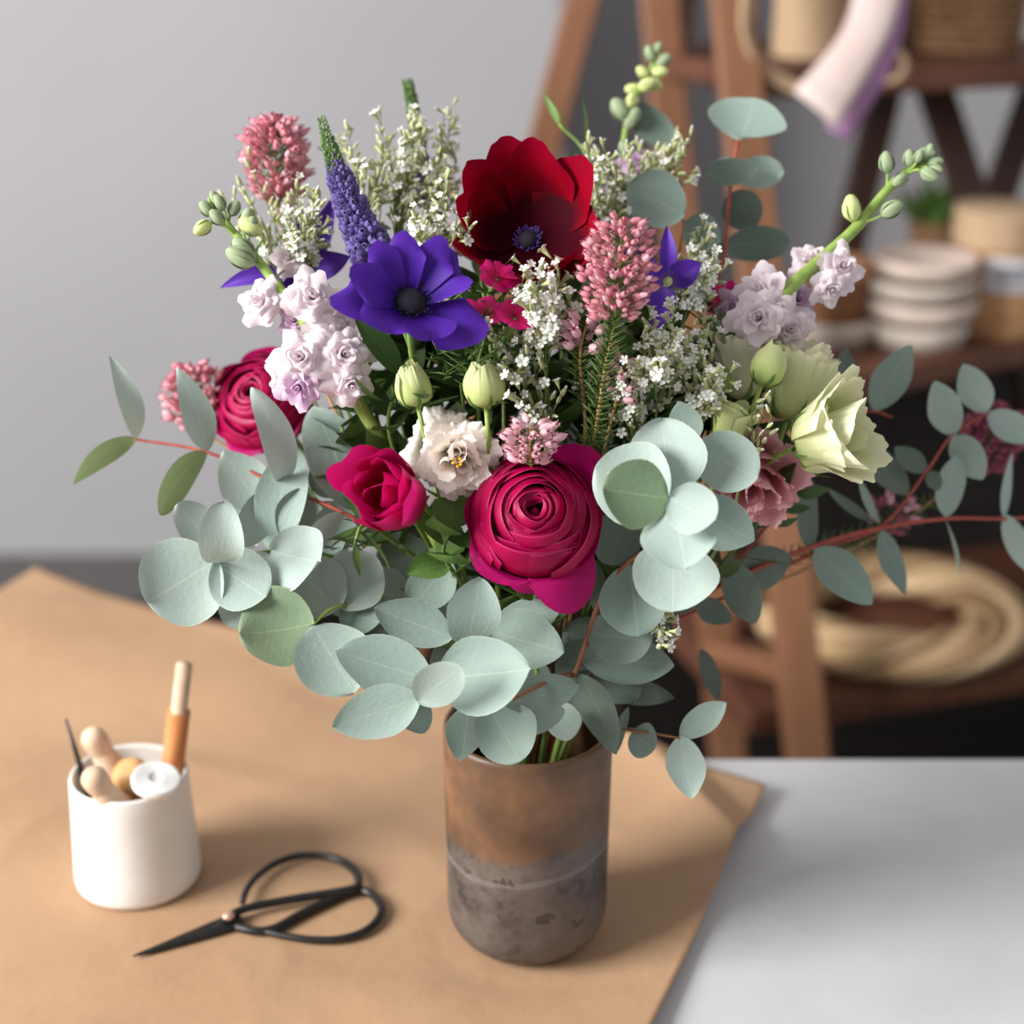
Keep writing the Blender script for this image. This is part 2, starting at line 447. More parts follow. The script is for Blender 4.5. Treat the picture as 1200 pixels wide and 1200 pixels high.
euc('short eucalyptus sprig drooping directly onto the front of the vase',
    [(600, 820, .845), (640, 800, .86), (665, 790, .885)], [
    (678, 802, 590, 826, 46, .86, .845, 5, .4, 'euc_blue', OV),
    (662, 832, 590, 850, 40, .865, .85, 0, .3, 'euc', OV),
    (572, 824, 610, 892, 74, .85, .835, -5, .4, 'euc_blue', RD),
    (548, 826, 540, 892, 46, .855, .845, 20, .3, 'euc_dark', OV),
    (640, 850, 682, 842, 44, .875, .87, 0, .2, 'euc', RD),
    (680, 790, 722, 884, 44, .88, .87, 20, .3, 'euc_dark', NA)], smat='stem_brown', seed=5)

euc('large pale eucalyptus rosette of stacked round leaves right of the big magenta bloom',
    [(782, 584, .805), (790, 600, .82), (790, 630, .84), (740, 655, .86), (705, 700, .87), (678, 780, .89)], [
    (784, 584, 706, 572, 82, .80, .795, 12, .15, 'euc_sage', dict(p=.52, q=1.0)),
    (783, 582, 776, 490, 92, .82, .825, -5, .2, 'euc_pale', RD),
    (783, 584, 697, 548, 100, .815, .82, 5, .25, 'euc_pale', RD),
    (806, 524, 796, 470, 42, .84, .84, -12, .2, 'euc_blue', OV),
    (816, 522, 888, 560, 74, .83, .825, -5, .3, 'euc', dict(p=.55, q=1.05, wave=.06)),
    (785, 583, 838, 610, 64, .79, .78, -8, .2, 'euc_pale', RD),
    (789, 588, 804, 668, 88, .80, .785, 6, .15, 'euc_pale', RD),
    (790, 632, 788, 717, 102, .82, .81, 0, .15, 'euc_pale', dict(p=.5, q=1.0)),
    (812, 592, 884, 634, 66, .835, .83, -15, .2, 'euc', OV)], smat='stem_brown', seed=6)

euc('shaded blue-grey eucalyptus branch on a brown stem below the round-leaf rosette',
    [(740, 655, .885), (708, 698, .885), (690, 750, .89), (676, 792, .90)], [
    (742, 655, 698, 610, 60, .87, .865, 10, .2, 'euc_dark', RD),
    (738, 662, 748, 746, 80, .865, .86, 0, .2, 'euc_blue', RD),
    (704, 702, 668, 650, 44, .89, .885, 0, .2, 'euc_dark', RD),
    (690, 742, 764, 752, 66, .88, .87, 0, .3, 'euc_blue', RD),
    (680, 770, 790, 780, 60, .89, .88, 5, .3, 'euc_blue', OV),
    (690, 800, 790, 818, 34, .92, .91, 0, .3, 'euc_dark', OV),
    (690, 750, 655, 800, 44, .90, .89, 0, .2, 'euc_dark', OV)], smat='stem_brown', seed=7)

euc('tiny eucalyptus sprig with two small pale leaves sticking out right of the vase',
    [(797, 865, .885), (768, 860, .888), (732, 855, .89), (700, 840, .905)], [
    (797, 864, 851, 823, 34, .885, .88, 10, .2, 'euc', OV),
    (797, 862, 811, 936, 46, .885, .875, -5, .2, 'euc_pale', OV),
    (738, 862, 768, 876, 42, .89, .885, 0, .3, 'euc_blue', RD),
    (724, 880, 736, 828, 14, .89, .885, 50, .3, 'euc_dark', NA)], smat='stem_brown', r=(.0006, .001), seed=8)

euc('long red eucalyptus stem stretching to the right edge in front of the straw wreath',
    [(1215, 606, 1.0), (1176, 608, .985), (1108, 608, .97), (1032, 619, .955), (951, 641, .94), (840, 688, .92), (770, 740, .92)], [
    (948, 645, 950, 560, 27, .94, .945, 30, .4, 'euc_dark', OV),
    (955, 643, 1022, 708, 50, .94, .935, 5, .3, 'euc_blue', OV),
    (1033, 621, 1061, 697, 28, .955, .95, -20, .2, 'euc_blue', NA),
    (1108, 606, 1122, 533, 34, .97, .965, 20, .3, 'euc', OV),
    (1108, 609, 1126, 674, 5, .97, .965, 70, .2, 'euc', NA),
    (1176, 606, 1187, 531, 12, .985, .98, 55, .2, 'euc', NA),
    (1178, 603, 1208, 672, 28, .985, .98, 10, .2, 'euc_pale', OV),
    (852, 652, 886, 730, 44, .915, .905, 5, .3, 'euc_dark', dict(p=.65, q=1.1)),
    (868, 678, 926, 650, 52, .925, .93, 10, .3, 'euc_dark', OV),
    (815, 705, 858, 728, 30, .91, .905, 0, .3, 'euc_dark', OV),
    (822, 760, 842, 822, 22, .94, .94, 20, .3, 'euc_dark', OV)], r=(.0009, .0019), seed=9)

euc('side shoot of pale oval eucalyptus leaves at the far right beside the mauve heather',
    [(1158, 484, .98), (1116, 510, .97), (1086, 552, .965), (1034, 616, .958), (960, 645, .95), (850, 700, .94)], [
    (1117, 511, 1095, 447, 40, .97, .96, 8, .2, 'euc', OV),
    (1156, 484, 1128, 427, 40, .98, .975, 5, .2, 'euc', OV),
    (1158, 484, 1212, 518, 36, .98, .985, 5, .2, 'euc', OV),
    (1118, 510, 1152, 562, 40, .97, .965, 0, .3, 'euc', OV),
    (1086, 553, 1048, 524, 26, .965, .97, 15, .2, 'euc_dark', OV),
    (1090, 552, 1100, 575, 20, .965, .96, 10, .2, 'euc_dark', OV),
    (1064, 580, 1010, 512, 34, .965, .985, 20, .3, 'euc_dark', NA),
    (1032, 614, 1004, 556, 10, .96, .95, 55, .2, 'euc_blue', NA),
    (1024, 612, 966, 570, 12, .96, .97, 50, .2, 'euc_dark', NA)], smat='stem_red', r=(.0007, .0013), seed=10)

euc('dark eucalyptus twig with two upright leaves right of the lime lisianthus',
    [(1046, 489, .97), (1022, 482, .97), (1005, 492, .97), (960, 540, .96), (880, 640, .95)], [
    (1023, 481, 1068, 404, 42, .97, .965, 10, .2, 'euc_blue', OV),
    (986, 492, 992, 408, 36, .98, .985, 20, .3, 'euc_dark', OV)], smat='stem_red', r=(.0006, .0012), seed=11)

euc('upright eucalyptus branch with flat round leaf pairs at the top right of the bouquet',
    [(866, 160, .975), (858, 205, .97), (853, 250, .96), (848, 300, .95), (820, 420, .94)], [
    (868, 163, 884, 114, 90, .972, .985, -8, .5, 'euc', dict(p=.48, q=1.05)),
    (862, 204, 918, 200, 40, .972, .975, 5, .3, 'euc', dict(p=.55, q=1.0)),
    (860, 204, 834, 196, 32, .972, .975, 10, .3, 'euc', RD),
    (888, 196, 824, 204, 34, .965, .955, 15, .4, 'euc_dark', OV),
    (858, 225, 884, 266, 50, .965, .97, 5, .2, 'euc_dark', RD),
    (850, 288, 926, 284, 44, .96, .97, 10, .3, 'euc_dark', RD),
    (846, 280, 815, 300, 44, .965, .96, 5, .3, 'euc_dark', RD)], r=(.0009, .0016), seed=12)

euc('eucalyptus shoot with one broad blue-grey leaf behind the pink heather spike',
    [(800, 258, .925), (795, 300, .92), (770, 400, .92)], [
    (802, 252, 736, 216, 66, .925, .92, 5, .2, 'euc', dict(p=.52, q=1.0)),
    (800, 262, 845, 282, 46, .93, .935, 0, .2, 'euc_blue', OV),
    (790, 170, 736, 120, 40, 1.0, 1.0, 15, .3, 'euc_dark', OV)], smat='stem_brown',
    twigs=[[(800, 258, .925), (796, 210, .96), (790, 170, 1.0)]], seed=13)

# ------------------------------------------------------------------ big blooms
def bloom(name, label, cat, head, axis, smat='stem_green', r=(.0018, .0024), group=None, drop=None):
    H = Vector(head); ax = Vector(axis).normalized()
    pts = stem_from(H, drop or (-ax + Vector((0, 0.6, -0.5))))
    root = root_for(name, label, cat, pts[-1], group)
    stem_part(root, pts, r[0], r[1], M[smat])
    return root, frame(H, ax)

def toward(pt, dx=0.0, dy=0.0):
    """direction from pt to the viewer's side, leaned right by dx and up by dy"""
    return ((CAM - pt).normalized() + RIGHT * dx + UP * dy).normalized()

def anemone(label, px, py, Z, dx, dy, R, mat, petals, eye, eyemat, seed, stamen_mat, cup=0.5, spin=0, ruf=.06, hw=.62, jit=8, bowl=False):
    H = P(px, py, Z); root, F = bloom('anemone', label, 'flower', H, toward(H, dx, dy))
    r = random.Random(seed)
    for i, (az, sc, lift) in enumerate(petals):
        prof = [(0.08 * R, -0.02 * R), (0.40 * R * sc, (0.05 + .25 * lift) * R), (0.75 * R * sc, (0.18 + cup * lift) * R), (R * sc, (0.12 + cup * 1.35 * lift) * R)]
        if bowl: prof = [(0.08 * R, 0), (0.55 * R, .02 * R), (.88 * R * (.5 + .5 * sc), .30 * lift * R), (1.0 * R * (.4 + .6 * sc), 0.74 * lift * R), (1.08 * R * sc, 1.12 * lift * R)]
        mb = shell(prof, hw, rd=0.28, pw=2.4, ruf=ruf, fr=3.4, frill=0.008, seed=seed * 20 + i, az=0, neck=0.1, roff=-0.012 * R * (i % 3), nh=14, ns=18)
        J = Matrix.Rotation(math.radians(az + spin + r.uniform(-6, 6)), 4, 'Z') @ Matrix.Rotation(math.radians(r.uniform(-jit, jit)), 4, 'X') @ Matrix.Rotation(math.radians(r.uniform(-jit, jit) * .6), 4, 'Y')
        part('petal', mb, M[mat], root, F @ J)
    e = MB(); e.ball((0, 0, eye * 0.45), (eye, eye, eye * 0.75), 20, 12)
    part('flower_centre', e, M['black_eye'], root, F)
    st = MB()
    for k in range(46):
        a = k * 2.39996; q = eye * r.uniform(1.0, 1.55)
        p0 = Vector((eye * .7 * math.cos(a), eye * .7 * math.sin(a), 0)); p1 = Vector((q * math.cos(a), q * math.sin(a), eye * r.uniform(.5, 1.0)))
        st.tube([p0, p1], eye * 0.025, 4); st.ball(p1, eye * 0.085, 6, 4)
    tag(part('stamens', st, M[stamen_mat], root, F), kind='stuff')
    return root

anemone('large crimson anemone with dark throat at the top centre of the bouquet', 620, 284, .885, -.20, .66, .0330, 'red',
        [(105, 1.14, .92), (42, 1.25, .80), (165, .98, .90), (-15, 1.28, .62), (-80, 1.22, .86), (-135, 1.0, .84), (72, 1.0, 1.05), (135, 1.0, 1.0)], .0055, 'black_eye', 3, 'blue_eye', ruf=.13, hw=.70, jit=9, bowl=True)
anemone('violet anemone with black button centre on the upper left of the bouquet', 480, 359, .825, .10, .62, .0292, 'violet',
        [(98, .92, .80), (140, .98, .70), (190, 1.30, .50), (240, 1.10, .50), (292, 1.08, .30), (-30, 1.32, .1), (22, 1.12, .55), (62, .92, .90), (168, 1.0, .85)], .0080, 'black_eye', 4, 'black_eye', cup=.55, ruf=.16, jit=14)

def ranunculus(label, px, py, Z, dx, dy, R, seed, n=12, outer=(), mat='magenta'):
    H = P(px, py, Z); root, F = bloom('ranunculus', label, 'flower', H, toward(H, dx, dy))
    r = random.Random(seed); az = r.uniform(0, 6)
    zd = lambda q: .62 * R * math.sqrt(max(0.0, 1 - (q / (1.06 * R)) ** 2)) - .08 * R
    for i in range(n):
        t = (i + 0.5) / n; rho = R * (0.05 + 0.86 * t ** 0.85)
        np_ = 3 if t < 0.6 else 4
        for k in range(np_):
            az += 2 * PI / np_ + r.uniform(-.3, .3)
            q = rho * r.uniform(.86, 1.14); q2 = q + R * (.10 + .12 * t); dz = R * r.uniform(-.08, .08)
            zt = zd(q) - (R * .22 * (1 - t / .25) if t < .25 else 0) + dz
            prof = [(0.10 * R, -0.60 * R), (min(q2 * .8 + .1 * R, R), -0.45 * R), (min(q2, 1.07 * R), zd(min(q2, 1.03 * R)) - .10 * R), (q, zt)]
            mb = shell(prof, PI / np_ * 1.35, rd=0.22, pw=2.0, ruf=0.055, fr=3.2, seed=seed * 200 + i * 9 + k, az=az, nh=10, ns=16, roff=-.006 * R * k)
            part('petal', mb, M[mat], root, F)
    for i, (a, sc, lift) in enumerate(outer):
        prof = [(0.15 * R, -0.60 * R), (.85 * R, -0.5 * R), (1.05 * R, -.12 * R), (sc * R, lift * R)]
        mb = shell(prof, 0.62, rd=0.28, pw=2.2, ruf=0.05, fr=3, seed=seed * 31 + i, az=math.radians(a), nh=10, ns=12, neck=.2)
        part('outer_petal', mb, M['magenta_out'], root, F)
    c = MB(); c.ball((0, 0, R * .18), (R * .09, R * .09, R * .16), 10, 6); part('flower_centre', c, M['magenta_out'], root, F)
    cal = MB()
    for k in range(5):
        cal.add(shell([(.06 * R, -.62 * R), (.4 * R, -.64 * R), (.62 * R, -.6 * R)], .5, rd=.7, pw=1.2, az=k * 2 * PI / 5, nh=5, ns=6))
    part('sepals', cal, M['leaf_mid'], root, F)
    return root

ranunculus('big fully open magenta ranunculus at the front centre beside the pale leaf rosette', 626, 606, .845, .04, .36, .0318, 5, 11,
           outer=[(50, 1.42, .45), (-62, 1.62, -.45), (-128, 1.28, -.20), (-20, 1.16, .02), (180, 1.12, .0), (95, 1.12, .2), (-90, 1.22, -.3), (222, 1.16, -.1)])
ranunculus('magenta ranunculus seen from the side at the back left behind the blush stock', 305, 468, .955, -.55, .45, .0285, 6, 9,
           outer=[(200, 1.2, .0), (250, 1.25, -.1), (300, 1.22, -.1), (150, 1.2, .1), (20, 1.2, .1), (90, 1.2, .1)])

def cupbloom(name, label, base, mouth, R, layers, mat, seed, centre=None, smat='stem_green', hwf=1.25, calyx=True, frill=.012, group=None, ruf=.05, var=.07, jit=4):
    """bell or cup of overlapping petals; layers = [(count, [(r,z) in units of R / length])]"""
    B, T = P(*base), P(*mouth); ax = (T - B); L = ax.length
    pts = stem_from(B, -ax.normalized() + Vector((0, 0.15, -0.4)))
    root = root_for(name, label, 'flower', pts[-1], group)
    stem_part(root, pts, .0013, .0018, M[smat])
    F = frame(B, ax); r = random.Random(seed); az = r.uniform(0, 6)
    for li, (cnt, prof) in enumerate(layers):
        for k in range(cnt):
            az += 2 * PI / cnt + r.uniform(-.12, .12)
            s1 = r.uniform(1 - var, 1 + var); s2 = r.uniform(1 - var, 1 + var * .8)
            pr = [(a * R * (s1 if i > 1 else 1), b * L * s2) for i, (a, b) in enumerate(prof)]
            mb = shell(pr, PI / cnt * hwf, rd=.16, pw=2.5, ruf=ruf, fr=4, frill=frill, seed=seed * 77 + li * 9 + k, az=0, nh=13, ns=40, roff=-.01 * R * (k % 2))
            J = Matrix.Rotation(az, 4, 'Z') @ Matrix.Rotation(math.radians(r.uniform(-jit, jit)), 4, 'X') @ Matrix.Rotation(math.radians(r.uniform(-jit, jit)), 4, 'Y')
            part('petal', mb, M[mat], root, F @ J)
        az += .5
    if calyx:
        c = MB()
        for k in range(5):
            c.add(shell([(.05 * R, -.02 * L), (.32 * R, .0), (layers[0][1][1][0] * R * 1.06, layers[0][1][1][1] * L), (layers[0][1][2][0] * R * 1.0, layers[0][1][2][1] * L * .8)], .16, rd=.6, pw=1.1, az=k * 2 * PI / 5, nh=6, ns=4, roff=.0006))
        part('sepals', c, M['leaf_mid'], root, F)
    if centre:
        c = MB(); zc = centre * L
        for k in range(6):
            a = k * 2.4; p = Vector((.1 * R * math.cos(a), .1 * R * math.sin(a), zc))
            c.tube([Vector((0, 0, zc - .25 * L)), p], .0004, 5); c.ball(p, (.0011, .0008, .0020), 8, 5)
        part('stamens', c, M['yellow'], root, F)
    return root

cupbloom('anemone', 'half open hot pink bloom with dark throat at the left front of the bouquet', (472, 588, .87), (440, 572, .828), .0184,
         [(5, [(.1, 0), (.75, .1), (1.08, .55), (1.08, 1.2)]), (4, [(.1, .05), (.6, .15), (.8, .6), (.76, 1.08)]), (3, [(.1, .05), (.4, .2), (.5, .6), (.36, 1.0)])], 'pink', 21, calyx=False, frill=.006, ruf=.16, jit=7, var=.12)
cupbloom('lisianthus', 'frilled ivory lisianthus with yellow stamens above the big magenta ranunculus', (532, 524, .885), (536, 542, .838), .0215,
         [(5, [(.08, 0), (.45, .25), (.9, .42), (1.16, .36)]), (5, [(.08, .1), (.40, .36), (.80, .58), (1.02, .58)]), (5, [(.08, .2), (.32, .48), (.64, .74), (.86, .78)]), (4, [(.08, .2), (.26, .55), (.46, .84), (.66, .92)]), (4, [(.06, .2), (.20, .55), (.32, .86), (.46, 1.0)]), (3, [(.06, .4), (.17, .6), (.24, .85), (.26, 1.02)]), (2, [(.04, .6), (.10, .75), (.15, .9), (.12, 1.03)])], 'ivory', 22, centre=.98, frill=.03, calyx=False, ruf=.15, var=.14, jit=8)
BELL = [(3, [(.12, 0), (.52, .14), (.66, .5), (.92, .92)]), (3, [(.12, .02), (.46, .16), (.58, .55), (.74, 1.0)]), (3, [(.1, .05), (.36, .2), (.44, .6), (.5, 1.05)])]
TULIP = [(3, [(.12, 0), (.86, .2), (.92, .6), (.42, 1.0)]), (3, [(.1, .02), (.7, .2), (.78, .6), (.32, 1.03)])]
cupbloom('lisianthus', 'open lime-cream lisianthus with frilly lips leaning out to the right', (938, 520, .875), (1012, 506, .85), .031, BELL, 'lime', 23, smat='stem_lime', frill=.05, ruf=.20, var=.16, jit=8)
cupbloom('lisianthus', 'upright lime-cream lisianthus behind the right leaning one', (922, 492, .895), (946, 412, .89), .0235, BELL, 'lime', 24, smat='stem_lime', frill=.05, ruf=.20, var=.14, jit=6)
cupbloom('lisianthus', 'pale cream lisianthus tucked between white statice and the right stock', (868, 468, .90), (872, 388, .895), .0205, BELL, 'cream', 25, smat='stem_lime', frill=.05, ruf=.18, var=.14, jit=6)
cupbloom('lisianthus_bud', 'pointed lime green lisianthus bud between the cream blooms on the right', (892, 452, .865), (912, 404, .862), .0095, TULIP, 'bud_petal', 26, smat='stem_lime', frill=0, ruf=.01)
cupbloom('lisianthus_bud', 'green-cream lisianthus bud just above the pale rosette on the right', (850, 520, .87), (860, 472, .865), .0145, BELL, 'bud_petal', 27, smat='stem_lime', frill=.012)
cupbloom('lisianthus_bud', 'closed greenish lisianthus bud left of the ivory bloom, near the violet anemone', (490, 476, .850), (477, 426, .840), .0098, TULIP, 'bud_petal', 28, smat='stem_lime', frill=.03, ruf=.07, var=.1)
cupbloom('lisianthus_bud', 'plump greenish lisianthus bud directly above the ivory bloom', (570, 478, .845), (565, 423, .836), .0108, TULIP, 'bud_petal', 29, smat='stem_lime', frill=.03, ruf=.07, var=.1)
cupbloom('lisianthus', 'dusty pink double lisianthus half hidden right of the pale rosette', (878, 535, .915), (888, 582, .868), .0245,
         [(4, [(.12, 0), (.55, .2), (.9, .5), (1.1, .5)]), (4, [(.1, .1), (.45, .3), (.72, .7), (.86, .84)]), (4, [(.1, .2), (.34, .4), (.5, .8), (.6, 1.0)]), (3, [(.1, .2), (.22, .4), (.3, .8), (.34, 1.05)])], 'dusty', 30, frill=.04, calyx=False, ruf=.16, var=.12, jit=8)

# ------------------------------------------------------------------ stock (ruffled florets on a thick stem with buds)
def floret_mb(R, seed):
    r = random.Random(seed); mb = MB(); az = 0
    for li, (cnt, a, z) in enumerate(((4, 1.08, .12), (4, .88, .38), (4, .62, .6), (3, .34, .7), (2, .13, .8))):
        for k in range(cnt):
            az += 2 * PI / cnt + r.uniform(-.3, .3)
            q = r.uniform(.85, 1.1)
            mb.add(shell([(.05 * R, 0), (.25 * R * a, .30 * R), (.7 * R * a * q, (z + .1) * R), (R * a * q, z * R * r.uniform(.3, 1.5))], PI / cnt * 1.15, rd=.22, pw=2.4, ruf=.22, fr=4.4, frill=.03, seed=seed * 40 + li * 7 + k, az=az, nh=8, ns=14, notch=.06))
        az += .6
    return mb
FLM = [[floret_mb(.0125, 60 + i).mesh('floret', M[m]) for i in range(4)] for m in ('lilac', 'lilac_deep')]
BUDM = None
def bud_mesh(mat, seed):
    mb = MB(); mb.ball((0, 0, .5), (.34, .34, .55), 10, 8)
    for k in range(4):
        mb.add(shell([(.08, -.05), (.36, .25), (.34, .7), (.12, 1.05)], .42, rd=.4, pw=1.6, az=k * PI / 2 + seed, nh=5, ns=4, roff=.02), None)
    return mb.mesh('bud', M[mat])
BUDM = [bud_mesh('bud_green', 0), bud_mesh('bud_yellow', .4)]

def stock(label, stem, florets, buds, r=(.0016, .0046), smat='stem_lime', deep=0.2, seed=1, fs=1.0, bs=.95):
    pts = [P(*q) for q in stem]; tail = stem_from(pts[-1], pts[-1] - pts[-2], 8)
    path = crom(pts, 8)[:-1] + tail
    root = root_for('stock_stem', label, 'flower', tail[-1]); rr = random.Random(seed)
    stem_part(root, path, r[0], r[1], M[smat], n=10)
    def near(p): return min(path[:-8], key=lambda q: (q - p).length)
    for (x, y, Z, sx, dx, dy) in florets:
        h = P(x, y, Z); ax = toward(h, dx, dy); s = sx * 1.12 * Z / FPX / .0125 / 2 * fs
        base = h - ax * .0125 * s * .6
        F = frame(base, ax) @ Matrix.Rotation(rr.uniform(0, 6), 4, 'Z') @ Matrix.Scale(s, 4)
        fm = FLM[1 if rr.random() < deep else 0][rr.randrange(4)]
        q = near(base); q = path[min(path.index(q) + 3, len(path) - 10)]
        mb = MB(); mb.tube(bez(q, q.lerp(base, .5), base - ax * .008, base, 6), .0007, 5)
        c = frame(base, ax); mb.ball(base - ax * .001, (.0022, .0022, .0035), 8, 6, ax=c.to_3x3())
        st = part('flower_stalk', mb, M['bud_green'], root)
        sub('floret', fm, st, F)
    for (x, y, Z, s, tx, ty, k) in buds:
        b = P(x, y, Z); T = P(tx, ty, Z - .003); ln = s * bs * Z / FPX
        F = frame(b, T - b) @ Matrix.Scale(ln, 4)
        put('bud', BUDM[k], root, F)
        q = near(b)
        if (q - b).length > .002:
            q = path[min(path.index(q) + 2, len(path) - 10)]
            mb = MB(); mb.tube(bez(q, q.lerp(b, .5), b - (T - b).normalized() * .004, b, 6), .0008, 6); part('flower_stalk', mb, M[smat], root)
    return root

stock('blush pink stock with green bud tip on the left, beside the violet anemone',
      [(246, 232, .885), (262, 258, .88), (298, 300, .875), (335, 348, .87), (380, 410, .87), (450, 520, .89)],
      [(302, 352, .865, 50, -.5, .2), (366, 346, .855, 62, .0, .3), (338, 300, .885, 36, -.1, .5), (352, 418, .85, 66, -.25, .1), (350, 455, .855, 50, -.3, -.2),
       (404, 415, .85, 56, .15, .1), (412, 452, .855, 50, .2, -.3), (398, 378, .87, 48, .2, .3), (384, 395, .86, 46, 0, 0), (428, 400, .868, 44, .4, .2), (330, 440, .862, 44, -.5, -.1), (345, 375, .87, 40, -.2, .2)],
      [(250, 252, .88, 22, 238, 240, 0), (262, 246, .878, 20, 252, 228, 0), (246, 262, .876, 24, 236, 268, 1), (270, 252, .882, 20, 280, 234, 0), (286, 268, .876, 26, 292, 246, 0), (292, 274, .874, 22, 296, 258, 0), (256, 240, .88, 18, 248, 226, 0),
       (298, 308, .87, 36, 276, 298, 0), (296, 300, .875, 30, 276, 282, 0), (306, 272, .875, 30, 288, 262, 1), (262, 262, .872, 22, 250, 250, 0)], seed=2)
stock('blush stock with long lime stem and bud cluster pointing to the upper right',
      [(1084, 188, .915), (1050, 212, .91), (1000, 270, .90), (950, 315, .89), (915, 350, .885), (850, 440, .89)],
      [(988, 312, .885, 50, .4, .3), (975, 340, .885, 42, .3, -.4), (948, 302, .90, 42, -.2, .6), (890, 340, .885, 58, -.4, .4), (888, 372, .87, 60, -.1, .1), (925, 385, .885, 60, .3, -.1), (905, 362, .878, 52, .1, .2), (858, 360, .895, 44, -.4, .1), (936, 350, .895, 44, .3, .2)],
      [(1040, 202, .91, 28, 1038, 176, 0), (1066, 196, .91, 24, 1066, 174, 0), (1078, 192, .912, 22, 1086, 166, 0), (1084, 190, .91, 20, 1098, 172, 0), (1086, 192, .908, 22, 1106, 188, 0), (1080, 200, .905, 26, 1105, 212, 0), (1062, 206, .905, 24, 1048, 216, 0), (1088, 184, .91, 18, 1092, 166, 0), (1074, 190, .905, 18, 1080, 176, 0), (1090, 196, .905, 18, 1106, 200, 0),
       (1000, 258, .90, 34, 996, 228, 1), (1034, 252, .898, 30, 1056, 238, 0)], deep=.15, seed=3, r=(.0022, .0056), bs=.85)
stock('small yellow-green budding stock tip at the very top of the bouquet',
      [(768, 58, 1.03), (762, 85, 1.02), (745, 115, 1.01), (732, 160, 1.0), (730, 240, .97)],
      [],
      [(765, 72, 1.02, 26, 758, 52, 0), (770, 76, 1.02, 26, 784, 66, 0), (764, 84, 1.015, 26, 782, 84, 1), (760, 90, 1.015, 24, 746, 78, 1), (758, 96, 1.012, 28, 770, 100, 1), (752, 106, 1.01, 28, 734, 104, 1), (750, 104, 1.005, 28, 764, 96, 1), (745, 112, 1.0, 28, 738, 122, 1), (766, 64, 1.02, 22, 776, 48, 0), (736, 140, 1.0, 40, 724, 124, 0), (734, 150, 1.0, 36, 744, 134, 0)], r=(.001, .0026), seed=4, bs=.72)
stock('pale lilac stock peeking out low at the back right of the bouquet, behind the statice',
      [(742, 180, .965), (735, 215, .96), (730, 260, .95)],
      [(745, 188, .96, 36, .2, .5), (716, 232, .945, 36, -.2, .2), (735, 215, .955, 30, .1, .2)],
      [(728, 240, .945, 30, 724, 216, 0), (738, 186, .965, 24, 730, 168, 0)], r=(.001, .002), deep=.8, seed=5)

# ------------------------------------------------------------------ white statice sprays
def st_floret(seed):
    mb = MB(); r = random.Random(seed)
    mb.add(shell([(.10, 0), (.22, .6), (.36, 1.2), (.46, 1.45)], PI, rd=.0, pw=2, ruf=.1, fr=10, nh=3, ns=10))
    mb.mi = [1] * len(mb.f)
    w = MB()
    for k in range(5):
        w.add(shell([(.06, 1.3), (.4, 1.55), (.85, 1.62)], .52, rd=.35, pw=1.8, az=k * 2 * PI / 5 + r.uniform(-.1, .1), nh=3, ns=4, notch=.1))
    mb.add(w)
    if seed < 0: return mb
    return mb.mesh('floret', [M['white_fl'], M['calyx']])
def st_bud(seed):
    mb = MB(); mb.ball((0, 0, .7), (.32, .32, .75), 7, 5, mi=1); mb.ball((0, 0, 1.35), (.2, .2, .35), 7, 5, mi=0)
    if seed < 0: return mb
    return mb.mesh('floret_bud', [M['white_fl'], M['calyx']])
STF = [st_floret(i) for i in range(3)]; STB = [st_bud(0)]; STFM = st_floret(-1); STBM = st_bud(-1)

def statice(label, node, region, tips, per, size=5.0, openf=.6, seed=0, spread=.02, lean=(0, 0), mat='stem_fine'):
    r = random.Random(seed * 13 + 5)
    nx, ny, Zn = node; cx, cy, rx, ry, Zc = region
    N = P(*node); tail = stem_from(N, Vector((0, 0, -1)), 10)
    root = root_for('statice_spray', label, 'flower', tail[-1], 'white statice sprays in the bouquet')
    mb = MB(); mb.tube([p for p in tail], .0010, 6)
    items = []
    for i in range(tips):
        while True:
            u, v = r.uniform(-1, 1), r.uniform(-1, 1)
            if u * u + v * v < 1: break
        T = P(cx + u * rx, cy + v * ry, Zc + r.uniform(-spread, spread) + (cy - (cy + v * ry)) / FPX * .3)
        D = (T - N).length
        m1 = N + (P(nx, ny - 40, Zn) - N).normalized() * D * .4 + Vector((r.uniform(-.01, .01), r.uniform(-.01, .01), 0))
        pth = bez(N, m1, T - (UP * .5 + (T - N).normalized()).normalized() * D * .3, T, 12)
        mb.tube(pth, lambda t: .0006 - .0003 * t, 4, cap=False)
        for k in range(per):
            t = 1 - (k / max(1, per)) * min(.5, .030 / max(D, .01)) * 1.6
            idx = t * 12; a = min(int(idx), 11); c = pth[a].lerp(pth[a + 1], idx - a)
            d = (pth[a + 1] - pth[a]).normalized()
            side = Vector((r.uniform(-1, 1), r.uniform(-1, 1), r.uniform(-.5, 1))).normalized()
            dd = (d * .7 + side * .8 + (CAM - c).normalized() * .35).normalized()
            e = c + dd * .0035
            mb.tube([c, e], .0003, 3, cap=False)
            items.append((e, dd))
    sm = mb.mesh('stem', M[mat]); put('stem', sm, root)
    extra = MB()
    for q, (e, dd) in enumerate(items):
        s = size * 1.6 * .85 / FPX * r.uniform(.75, 1.25)
        F = frame(e - dd * s * .3, dd) @ Matrix.Rotation(r.uniform(0, 6), 4, 'Z') @ Matrix.Scale(s, 4)
        op = r.random() < openf
        if q < 99: put('floret' if op else 'floret_bud', STF[r.randrange(3)] if op else STB[0], root, F)
        else: extra.add(STFM if op else STBM, F)
    if extra.v: tag(part('small_florets', extra, [M['white_fl'], M['calyx']], root), kind='stuff')
    return root

